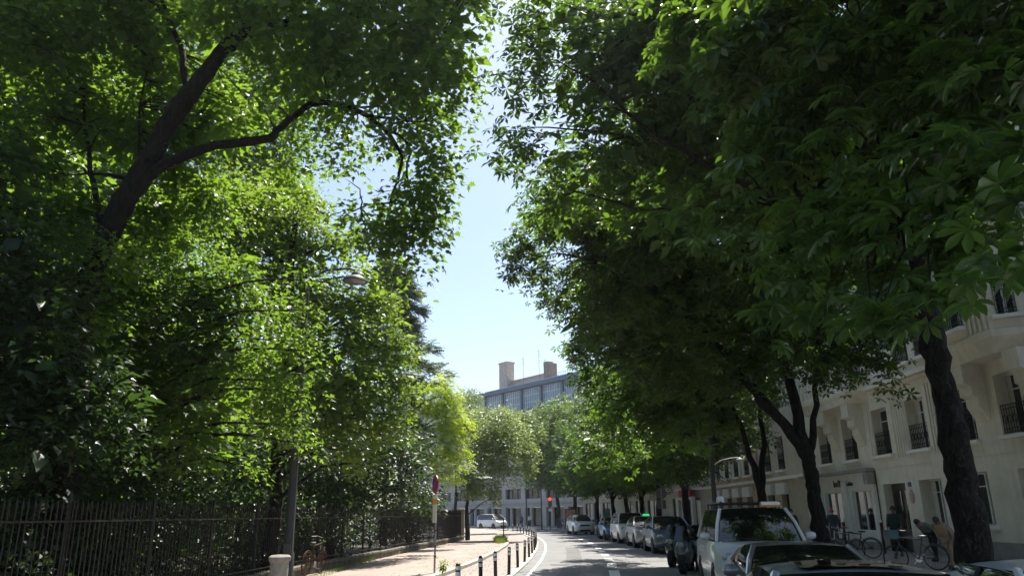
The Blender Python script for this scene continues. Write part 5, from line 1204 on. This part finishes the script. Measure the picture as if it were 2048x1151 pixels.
tx = car('taxi', 'silver-white taxi with green roof light behind the people carrier', 'taxi', park(43.4, 1.05), heading(RK, 43), p_silver, L=4.6, W=1.85, H=1.6, zh=.92, zc=1.08, xc=1.1, xt=.3, xr=-1.5, xb=-1.95, zb=1.1, R=.35)
q = MB(); q.box((.1, 0, 1.65), (.16, .36, .11), ch=.03); q.obj('roof_light', emit('taxi_green', (.05, .8, .25), .35), tx)
car('van', 'small cream-white van parked behind the taxi', 'van', park(49.8, 1.05), heading(RK, 50), p_white, L=4.3, W=1.83, H=1.8, zh=.98, zc=1.16, xc=1.35, xt=.7, xr=-1.9, xb=-2.05, zb=1.15, R=.31)
car('car', 'blue parked car next beyond the small cream-white van', 'car', park(56, 1.1), heading(RK, 56), p_blue, L=4.1, H=1.5, xc=1.05)
car('car', 'white four-wheel drive parked farthest along the right kerb', 'car', park(71.5, 1.6), heading(RK, 70) + .06, p_white, L=4.45, W=1.85, H=1.7, zh=.98, zc=1.12, xc=1.1, xt=.35, xr=-1.45, xb=-1.9, zb=1.15, R=.36)
car('van', 'white van driving towards the camera in the far bend', 'van', (-3.0, 105, 0), heading(LD, 103) + .35, p_white, L=4.6, W=1.85, H=1.85, zh=.95, zc=1.15, xc=1.65, xt=.8, xr=-2.1, xb=-2.25, zb=1.15, R=.32, group='vehicles on the road')

def bike_wheel(mb, c, R, r=.02, sp=10, axis='y'):
    c = Vector(c); mb.tube([c + Vector((math.cos(a) * R, 0, math.sin(a) * R)) for a in np.linspace(0, 2 * math.pi, 21)], r, 6, False)
    for k in range(sp):
        a = k * math.pi / sp; d = Vector((math.cos(a) * R, 0, math.sin(a) * R)); mb.tube([c - d, c + d], .004, 3, False)
def bicycle(label, loc, rz, fm, wheel=None, group=None, basket=False, lean=.06, crate=None):
    root = empty('bicycle', loc, rz, label, 'bicycle', group); root.rotation_euler = (lean, 0, rz); R = .34
    for x in (.52, -.52):
        m = MB(); bike_wheel(m, (x, 0, R), R - .02); m.obj('wheel', wheel or m_tyre, root)
    f = MB(); bb = (-.08, 0, .3); seat = (-.22, 0, .82); hd = (.36, 0, .88); hd2 = (.4, 0, .68)
    for a, b, r in ((bb, seat, .018), (bb, hd2, .022), (seat, hd, .02), (bb, (-.52, 0, R), .014), ((-.2, 0, .72), (-.52, 0, R), .012), (hd, hd2, .022), (hd2, (.52, .05, R), .014), (hd2, (.52, -.05, R), .014)): f.tube([a, b], r, 6)
    f.obj('frame', fm, root)
    h = MB(); h.tube([(.36, 0, .86), (.35, 0, 1.02)], .016, 6); h.tube([(.22, .3, 1.04), (.34, .18, 1.06), (.36, 0, 1.03), (.34, -.18, 1.06), (.22, -.3, 1.04)], .014, 6); h.obj('handlebar', m_trim, root)
    s = MB(); s.lathe([(.001, -.03), (.1, -.02), (.11, .02), (.001, .04)], (0, 0, 0), 12, cap=False); s.v = [(a * 1.25 - .26, b * .75 * (1 if a < 0 else .55), c + .9) for a, b, c in s.v]; s.tube([(-.22, 0, .8), (-.24, 0, .89)], .014, 6); s.obj('saddle', m_trim, root)
    c = MB(); c.lathe([(.09, -.01), (.09, .01)], (bb[0], -.06, bb[2]), 14, R90); c.tube([(bb[0], -.08, bb[2]), (bb[0] + .12, -.08, bb[2] - .12), (bb[0] + .12, -.17, bb[2] - .12)], .012, 5); c.tube([(bb[0], .08, bb[2]), (bb[0] - .12, .08, bb[2] + .12), (bb[0] - .12, .17, bb[2] + .12)], .012, 5); c.obj('crank', m_rim, root)
    g = MB()
    for x in (-.52,): g.tube([(x + math.cos(a) * (R + .025), 0, R + math.sin(a) * (R + .025)) for a in np.linspace(.3, 2.6, 9)], .016, 5, False)
    g.obj('mudguard', fm, root)
    if basket:
        k = MB(); k.box((.56, 0, .86), (.32, .36, .03))
        for y in (-.18, .18): k.box((.56, y, .97), (.32, .02, .22))
        for x in (.4, .72): k.box((x, 0, .97), (.02, .36, .22))
        k.obj('basket', fm if crate is None else crate, root)
    return root
m_rust = M('rust', (.09, .045, .03), .9, .2, var=.4, scale=15, dirt=.5, dirtcol=(.09, .04, .025)); m_bgreen = M('bike_green', (.05, .16, .07), .4, .2); m_bblue = M('hire_blue', (.03, .14, .34), .4, .2); m_bdark = M('bike_dark', (.02, .02, .024), .4, .3)
bicycle('rusty old bicycle leaning on the railing by the left lamp post', (-5.98, 23.7, .12), math.radians(80), m_rust, m_rust, lean=.1)
bicycle('dark bicycle parked by the posts before the cream house entrance', (12.2, 28.6, .12), math.radians(150), m_bdark, group='bicycles before the cream house')
bicycle('dark bicycle with handlebar turned to the road, left of the other two', (11.5, 27.9, .12), math.radians(115), m_bdark, group='bicycles before the cream house')
bicycle('bicycle with blue and green crate nearest the thick bare trunk', (11.3, 22.6, .12), math.radians(165), m_bdark, group='bicycles before the cream house', basket=True, crate=M('crate_teal', (.03, .09, .10), .5, var=.4))
for k in range(6): bicycle(f'blue hire bicycle at the far dock, {ordn[k]} from the traffic light', (4.75 + .62 * k - .0, 84.2 - .5 * k, .12), math.radians(70 + 6 * (k % 3)), m_bblue, group='blue hire bicycles', basket=True)

def scooter(label, loc, rz, body, box, cover=None, shield=True):
    root = empty('motor_scooter', loc, rz, label, 'motor scooter', 'motor scooters between the van and the people carrier'); R = .27
    for x in (.66, -.6):
        w_ = empty('wheel', (x, 0, R)); w_.parent = root; t, r = wheel_meshes(R); link_mesh('tyre', t, None, w_); link_mesh('rim', r, None, w_)
    q = MB(); sec = [(.78, .10, .55, .6), (.7, .2, .45, .86), (.55, .24, .3, .98), (.42, .22, .26, .9), (.3, .18, .24, .45)]
    rows = [[(x, w * math.cos(a), (z0 + z1) / 2 + (z1 - z0) / 2 * math.sin(a)) for a in np.linspace(0, 2 * math.pi, 13)[:-1]] for x, w, z0, z1 in sec]
    n = 12; q.add([p for r in rows for p in r], [(i * n + j, i * n + (j + 1) % n, (i + 1) * n + (j + 1) % n, (i + 1) * n + j) for i in range(4) for j in range(n)] + [tuple(range(n)), tuple(range(5 * n - 1, 4 * n - 1, -1))]); q.obj('front_fairing', body, root, smooth=True)
    q = MB(); sec = [(.35, .16, .22, .38), (.1, .17, .22, .42), (-.1, .19, .25, .7), (-.5, .2, .4, .78), (-.85, .12, .55, .8), (-.98, .05, .62, .76)]
    rows = [[(x, w * math.cos(a), (z0 + z1) / 2 + (z1 - z0) / 2 * math.sin(a)) for a in np.linspace(0, 2 * math.pi, 13)[:-1]] for x, w, z0, z1 in sec]
    q.add([p for r in rows for p in r], [(i * n + j, i * n + (j + 1) % n, (i + 1) * n + (j + 1) % n, (i + 1) * n + j) for i in range(5) for j in range(n)] + [tuple(range(n)), tuple(range(6 * n - 1, 5 * n - 1, -1))]); q.obj('rear_body', body, root, smooth=True)
    q = MB(); q.box((-.38, 0, .83), (.75, .3, .12), ch=.05); q.obj('seat', m_trim, root)
    q = MB(); q.tube([(.42, .34, 1.02), (.5, .15, 1.02), (.52, 0, 1.0), (.5, -.15, 1.02), (.42, -.34, 1.02)], .022, 6); q.obj('handlebar', m_trim, root)
    for s in (1, -1):
        q = MB(); q.tube([(.48, s * .22, 1.03), (.5, s * .3, 1.2)], .009, 5); q.lathe([(.001, 0), (.06, .005), (.06, .02), (.001, .03)], (.5, s * .33, 1.24), 10, rotm(0, -math.pi / 2), cap=False); q.obj('mirror', m_trim, root)
    q = MB(); q.lathe([(.09, -.03), (.08, .03), (.001, .05)], (.74, 0, .82), 12, rotm(0, math.pi / 2), cap=False); q.obj('headlight', m_lamp, root)
    q = MB(); q.tube([(.66, .0, R), (.55, 0, .6)], .05, 6); q.box((.66, 0, .5), (.34, .14, .05), ch=.02); q.obj('fork', m_trim, root)
    if shield: q = MB(); q.grid([[(.62 - .2 * t, y * (1 - .35 * t), .95 + .42 * t - .05 * (y / .25) ** 2) for y in np.linspace(-.25, .25, 5)] for t in (0, .5, 1)]); q.obj('windshield', m_cglass, root, smooth=True)
    if box:
        q = MB(); q.lathe([(.2, 0), (.235, .05), (.235, .12), (.22, .2), (.15, .28), (.001, .31)], (-.82, 0, .84), 16, cap=False); q.obj('top_box', box, root, smooth=True)
    if cover:
        q = MB(); q.grid([[(.36 + .30 * math.cos(a) - .5 * abs(y) ** 1.6, y * (1 - .25 * t), .84 + .1 * math.sin(a) - .36 * t + .03 * math.sin(9 * y + 4 * t)) for y in np.linspace(-.3, .3, 9)] for t, a in ((0, 1.2), (.3, .6), (.6, .3), (1, .25))]); q.obj('apron', cover, root, smooth=True)
    q = MB(); q.tube([(-.1, .16, .3), (-.15, .22, .02)], .014, 5); q.obj('stand', m_trim, root)
    return root
m_maroon = M('maroon_box', (.10, .03, .03), .4, coat=.3); m_gcov = M('green_cover', (.045, .10, .06), .7, var=.3, scale=3); p_sgrey = paint('scooter_grey', (.12, .12, .13), .3); p_sblk = paint('scooter_black', (.02, .02, .024))
for (x, y, rz, bd, bx, cv, lab) in ((5.25, 24.6, -1.95, p_sgrey, m_maroon, m_gcov, 'motor scooter with green apron cover and maroon top box beside the van'), (5.85, 25.6, -1.8, p_sblk, m_maroon, None, 'black motor scooter with maroon top box, nearest the pavement'),
                                    (5.55, 27.6, -2.0, p_sblk, None, None, 'dark motor scooter with windshield, next to the people carrier'), (6.2, 29.6, -1.9, p_sgrey, m_trim, None, 'grey motor scooter with black top box before the people carrier')):
    scooter(lab, (x, y, 0), rz, bd, bx, cv)
s_ = scooter('small motor scooter parked between the blue car and white four-wheel drive', (RK(60.5) - 1.6, 60.3, 0), -1.7, p_sgrey, None); s_['group'] = 'motor scooters'
for x, y, lab in ((14.1, 34.0, 'black post with pale knob before the shop front, nearer the forked trunk'), (14.6, 31.6, 'black post with pale knob before the house entrance')):
    r_ = empty('pavement_post', (x, y, .12), 0, lab, 'post', 'posts before the shop'); q = MB(); q.tube([(0, 0, 0), (0, 0, 1.15)], .05, 10); q.obj('shaft', m_iron, r_); q = MB(); q.lathe([(.03, 1.13), (.065, 1.19), (.05, 1.25), (.001, 1.27)], (0, 0, 0), 10, cap=False); q.obj('knob', m_swhite, r_, smooth=True)

# ---------------------------------------------------------------- people
m_skin = M('skin', (.36, .22, .16), .55, var=.08); m_skind = M('skin_deep', (.16, .09, .06), .55, var=.08); m_hair = M('dark_hair', (.018, .014, .012), .6, var=.2)
def skin_mesh(name, joints, edges, sub=2):
    me = bpy.data.meshes.new(name); me.from_pydata([j[:3] for j in joints], edges, []); me.update()
    o = bpy.data.objects.new('tmp', me); COL.objects.link(o); md = o.modifiers.new('s', 'SKIN'); md.use_smooth_shade = True
    for i, j in enumerate(joints): me.skin_vertices[0].data[i].radius = (j[3], j[4] if len(j) > 4 else j[3])
    me.skin_vertices[0].data[0].use_root = True
    m2 = o.modifiers.new('d', 'SUBSURF'); m2.levels = m2.render_levels = sub
    dg = bpy.context.evaluated_depsgraph_get(); out = bpy.data.meshes.new_from_object(o.evaluated_get(dg)); bpy.data.objects.remove(o); out.name = name; return out
def person(label, loc, rz, h, top, legs_m, hat=None, skin=None, lean=0.0, stride=.0, arms=((.05, .0), (.05, .0)), coat=0.0, bag=None):
    """joints in metres for a 1.75 m figure facing +x; lean bends the trunk forward, stride opens the legs"""
    skin = skin or m_skin; root = empty('person', loc, rz, label, 'person'); root.scale = (h / 1.75,) * 3
    cl, sl = math.cos(lean), math.sin(lean)
    def tr(x, y, z): dz = z - .95; return (x * cl + dz * sl, y, .95 - x * sl + dz * cl)
    P = {'pel': (0, 0, .95), 'sp': tr(0, 0, 1.12), 'ch': tr(0.0, 0, 1.32), 'nk': tr(0.0, 0, 1.47), 'nk2': tr(.015, 0, 1.54), 'hd': tr(.03, 0, 1.63), 'hd2': tr(.02, 0, 1.71)}
    for s, n in ((1, 'l'), (-1, 'r')):
        st = stride * s; P['h' + n] = (0, .095 * s, .90); P['k' + n] = (st * .5 + .02, .1 * s, .49 + abs(st) * .02 - (0 if st > 0 else -.02)); P['a' + n] = (st * 1.0 - (.06 if st < 0 else 0), .1 * s, .085 + (.05 if st < 0 else 0)); P['t' + n] = (st + .14 - (.06 if st < 0 else 0), .11 * s, .035 + (.0 if st < 0 else 0))
        fw, ou = arms[0 if s > 0 else 1]
        P['s' + n] = tr(0, .185 * s, 1.41); P['e' + n] = tr(fw * .45 - .03, (.22 + ou) * s, 1.13 + fw * .12); P['w' + n] = tr(fw, (.23 + ou) * s, .90 + fw * .5); P['f' + n] = tr(fw + .06, (.225 + ou) * s, .81 + fw * .55)
    names = list(P); ix = {n: i for i, n in enumerate(names)}
    rad = {'pel': (.15, .105), 'sp': (.135, .095), 'ch': (.16, .105), 'nk': (.07, .07), 'nk2': (.055, .055), 'hd': (.078, .095), 'hd2': (.06, .075)}
    for n in 'lr': rad.update({'h' + n: (.085,) * 2, 'k' + n: (.055,) * 2, 'a' + n: (.04,) * 2, 't' + n: (.035, .03), 's' + n: (.06,) * 2, 'e' + n: (.042,) * 2, 'w' + n: (.028, .028), 'f' + n: (.032, .02)})
    E = [('pel', 'sp'), ('sp', 'ch'), ('ch', 'nk'), ('nk', 'nk2'), ('nk2', 'hd'), ('hd', 'hd2')]
    for n in 'lr': E += [('pel', 'h' + n), ('h' + n, 'k' + n), ('k' + n, 'a' + n), ('a' + n, 't' + n), ('ch', 's' + n), ('s' + n, 'e' + n), ('e' + n, 'w' + n), ('w' + n, 'f' + n)]
    me = skin_mesh('body', [(*P[n], *rad[n]) for n in names], [(ix[a], ix[b]) for a, b in E]); link_mesh('body', me, skin, root)
    def shell(name, keys, edges, grow, mat, over=None):
        ks = keys; id2 = {n: i for i, n in enumerate(ks)}; pos = dict(P); pos.update(over or {})
        m = skin_mesh(name, [(*pos[n], rad[n][0] * grow[0] + grow[1], rad[n][1] * grow[0] + grow[1]) for n in ks], [(id2[a], id2[b]) for a, b in edges]); return link_mesh(name, m, mat, root)
    shell('jacket', ['sp', 'pel', 'ch', 'nk', 'sl', 'sr', 'el', 'er', 'wl', 'wr'], [('pel', 'sp'), ('sp', 'ch'), ('ch', 'nk'), ('ch', 'sl'), ('ch', 'sr'), ('sl', 'el'), ('sr', 'er'), ('el', 'wl'), ('er', 'wr')], (1.12, .016), top)
    shell('trousers', ['pel', 'hl', 'hr', 'kl', 'kr', 'al', 'ar'], [('pel', 'hl'), ('pel', 'hr'), ('hl', 'kl'), ('hr', 'kr'), ('kl', 'al'), ('kr', 'ar')], (1.08, .014), legs_m)
    if coat:
        q = MB(); q.lathe([(.24, .95 - coat), (.22, .8), (.19, 1.0), (.185, 1.2)], (0, 0, 0), 14, cap=False); q.v = [(a * .75, b, c) for a, b, c in q.v]; q.obj('coat_skirt', top, root, smooth=True)
    for n in 'lr':
        a, t = Vector(P['a' + n]), Vector(P['t' + n]); q = MB(); q.box((a * .45 + t * .55 + Vector((0, 0, -.005))), (.27, .095, .085), ch=.03); q.obj('shoe', m_trim, root)
        w, f = Vector(P['w' + n]), Vector(P['f' + n]); d = (f - w).normalized(); sd = d.cross(Vector((1, 0, 0))).normalized(); q = MB()
        for k, ln in enumerate((.07, .08, .085, .075)): o = f + sd * (k - 1.5) * .017; q.tube([o, o + d * ln * .55 + Vector((.004, 0, 0)), o + d * ln + Vector((.018, 0, 0))], [.0095, .009, .007], 5)
        q.tube([w * .4 + f * .6 + Vector((.02, 0, 0)), f + Vector((.05, 0, 0)), f + d * .03 + Vector((.06, 0, 0))], [.011, .01, .008], 5); q.obj('fingers', skin, root)
    hd = Vector(P['hd']); fw = Vector(tr(1, 0, .95)) - Vector((0, 0, .95)); up = Vector(tr(0, 0, 1.95)) - Vector((0, 0, .95)); sd = up.cross(fw)
    def W(a, b, c): return hd + fw * a + sd * b + up * c
    q = MB(); q.tube([W(.085, 0, .02), W(.115, 0, -.02), W(.09, 0, -.03)], [.008, .016, .01], 6); q.tube([W(-.005, .085, .02), W(-.01, .098, 0), W(0, .085, -.03)], .014, 5); q.tube([W(-.005, -.085, .02), W(-.01, -.098, 0), W(0, -.085, -.03)], .014, 5); q.obj('face', skin, root, smooth=True)
    q = MB()
    for s in (1, -1): q.lathe([(.001, -.008), (.011, 0), (.001, .008)], W(.088, .032 * s, .012), 8, cap=False)
    q.tube([W(.09, -.025, -.06), W(.096, 0, -.06), W(.09, .025, -.06)], .005, 4); q.obj('eyes_and_mouth', m_hair, root)
    q = MB(); rows = []
    for i in range(6):
        th = i / 5 * math.pi * .56; rows.append([tuple(W(-.012 + math.sin(th) * math.cos(a) * (.103 if math.cos(a) < .4 else .092), math.sin(th) * math.sin(a) * .092, .02 + math.cos(th) * .112 - (.05 if math.cos(a) < .2 and i == 5 else 0))) for a in np.linspace(0, 2 * math.pi, 15)])
    q.grid(rows); q.obj('hair', m_hair if hat is None else hat, root, smooth=True)
    if hat: q = MB(); q.grid([[tuple(W(.07 + .09 * t, y, .045 - .02 * t - .015 * (y / .07) ** 2)) for y in np.linspace(-.07, .07, 5)] for t in (0, .5, 1)]); q.obj('cap_peak', hat, root)
    if bag: q = MB(); q.box(W(-.2, 0, -.32), (.16, .28, .42), ch=.05); q.obj('backpack', bag, root)
    return root
c_navy = M('dark_teal_cloth', (.03, .05, .06), .85, var=.2); c_jean = M('denim', (.05, .075, .13), .85, var=.2); c_red = M('red_cap', (.42, .04, .05), .7); c_blk = M('black_cloth', (.014, .014, .017), .9, var=.2)
c_green = M('dark_green_cloth', (.02, .04, .035), .9, var=.2); c_sage = M('grey_green_cloth', (.14, .17, .15), .85, var=.2); c_beige = M('beige_cloth', (.26, .20, .14), .85, var=.2); c_gry = M('grey_cloth', (.12, .12, .125), .85, var=.2)
person('person in red cap and dark jacket walking away past the shop window', (14.95, 37.2, .12), math.radians(75), 1.72, c_navy, c_jean, c_red, None, .06, .26, ((.1, .02), (-.08, .02)))
person('person in black beside the forked trunk, facing the street', (12.75, 36.4, .12), math.radians(-110), 1.74, c_blk, c_blk, None, None, .02, .05, ((.2, .02), (.25, .0)))
person('person in long dark green coat standing before the house door', (14.2, 29.6, .12), math.radians(-125), 1.78, c_green, c_blk, None, m_skind, .04, .04, ((.22, .0), (.2, .0)), coat=.42)
person('person in grey-green top bending over a parked bicycle', (13.85, 26.4, .12), math.radians(-160), 1.7, c_sage, c_blk, None, None, 1.05, .1, ((.1, .02), (.12, .02)))
person('person in beige stooping just left of the thick bare trunk', (12.45, 22.9, .12), math.radians(-150), 1.62, c_beige, c_beige, None, m_skind, .75, .14, ((.12, .02), (.1, .02)))
person('distant person in grey by the far building, left of the two', (.9, 108, .05), math.radians(-90), 1.72, c_gry, c_blk, None, None, .03, .2)
person('distant person in white top by the far building, right of the two', (2.0, 107, .05), math.radians(-80), 1.7, m_swhite, c_blk, None, None, .03, .2)

# ---------------------------------------------------------------- weeds, grass, litter
def tuft(name, label, c, r, n, h, mat, cat, kind=None, seed=3):
    r2 = np.random.default_rng(seed); a = r2.random(n) * 6.283; rr_ = np.sqrt(r2.random(n)); p = np.stack([np.cos(a) * rr_ * r[0], np.sin(a) * rr_ * r[1], np.zeros(n)], 1)
    tan = np.stack([r2.normal(size=n) * .35, r2.normal(size=n) * .35, np.ones(n)], 1); nrm = np.stack([np.cos(a * 7), np.sin(a * 7), np.full(n, .15)], 1)
    tv = (np.array([(0, -.03, 0), (0, .03, 0), (.55, .025, .04), (.55, -.025, .04), (1, 0, .22)], np.float32), [(0, 1, 2), (0, 2, 3), (3, 2, 4)])
    v = scatter(tv, p, nrm, tan, h * r2.uniform(.4, 1.2, n)); o = link_mesh(name, tri_mesh(name, *v), mat, None, c); tag(o, label, cat, None, kind); return o
m_grass = leafmat('grass_blade', [(.07, .13, .02), (.12, .18, .03), (.17, .2, .05)], (.3, .42, .04), .4, .6)
tuft('grass', 'patch of long green grass at the kerb round a thin dark post', (-.95, 51.5, .1), (.4, 4.5, 0), 1500, .36, m_grass, 'grass', 'stuff')
tuft('grass', 'thin grass growing at the foot of the low park wall', (FN(30) + .3, 32, .12), (.06, 14, 0), 900, .16, m_grass, 'grass', 'stuff', 9)
for x, y, s, lab in ((-2.1, 23.2, 1, 'leafy weed growing at the foot of the no-parking sign'), (-1.75, 24.6, .55, 'small weed in the kerb joint, right of the no-parking sign')):
    r_ = empty('weed', (x, y, .11), 0, lab, 'weed'); q = MB(); P = []
    for k in range(5):
        a = k * 1.3; top_ = Vector((math.cos(a) * .1, math.sin(a) * .1, .42 * s * random.uniform(.7, 1.1))); q.tube([(0, 0, 0), top_ * .5 + Vector((0, 0, .05)), top_], .006, 4)
        for t in np.linspace(.25, 1, 7): P.append(tuple(top_ * t))
    q.obj('stem', m_grass, r_); P = np.array(P); O = RNG.normal(size=P.shape); O[:, 2] = .2; v = foliage(T_SIM, P, O, 3, .05, .09 * s, .2, 1, .5); crown('leaves', lm_lime, v, r_)
# fallen leaves and petals along the kerbs
n = 2600; yy = RNG.uniform(6, 60, n); side = RNG.random(n)
xx = np.array([(KL(y) - abs(RNG.normal()) * .7 - .2) if s < .4 else ((RK(y) - .1 - abs(RNG.normal()) * .5) if s < .7 else (KL(y) + .1 + abs(RNG.normal()) * .5)) for y, s in zip(yy, side)]); zz = np.where(side < .4, .135, np.where(side < .7, .012, .025))
nr = np.zeros((n, 3)); nr[:, 2] = 1; nr += RNG.normal(size=(n, 3)) * .15; v = scatter(T_SIM, np.stack([xx, yy, zz], 1), nr, RNG.normal(size=(n, 3)), RNG.uniform(.03, .08, n))
tag(link_mesh('leaf_litter', tri_mesh('leaf_litter', *v), leafmat('dry_leaf', [(.12, .08, .03), (.2, .15, .06), (.28, .24, .14)], (.2, .15, .04), .15, .7)), 'dry fallen leaves scattered along the kerbs', 'leaf litter', None, 'stuff')

# ---------------------------------------------------------------- the summer air
hz = MB(); hz.box((0, 400, 13.5), (1900, 2320, 30)); 
mh = bpy.data.materials.new('haze_air'); mh.use_nodes = True; hn = mh.node_tree; hn.nodes.remove(hn.nodes['Principled BSDF'])
pv = hn.nodes.new('ShaderNodeVolumePrincipled'); pv.inputs['Color'].default_value = (.82, .88, .95, 1); pv.inputs['Density'].default_value = .0003; pv.inputs['Anisotropy'].default_value = .55
hn.links.new(pv.outputs[0], hn.nodes['Material Output'].inputs['Volume'])
tag(hz.obj('haze', mh), 'thin pale summer haze filling the street', 'haze', None, 'stuff')
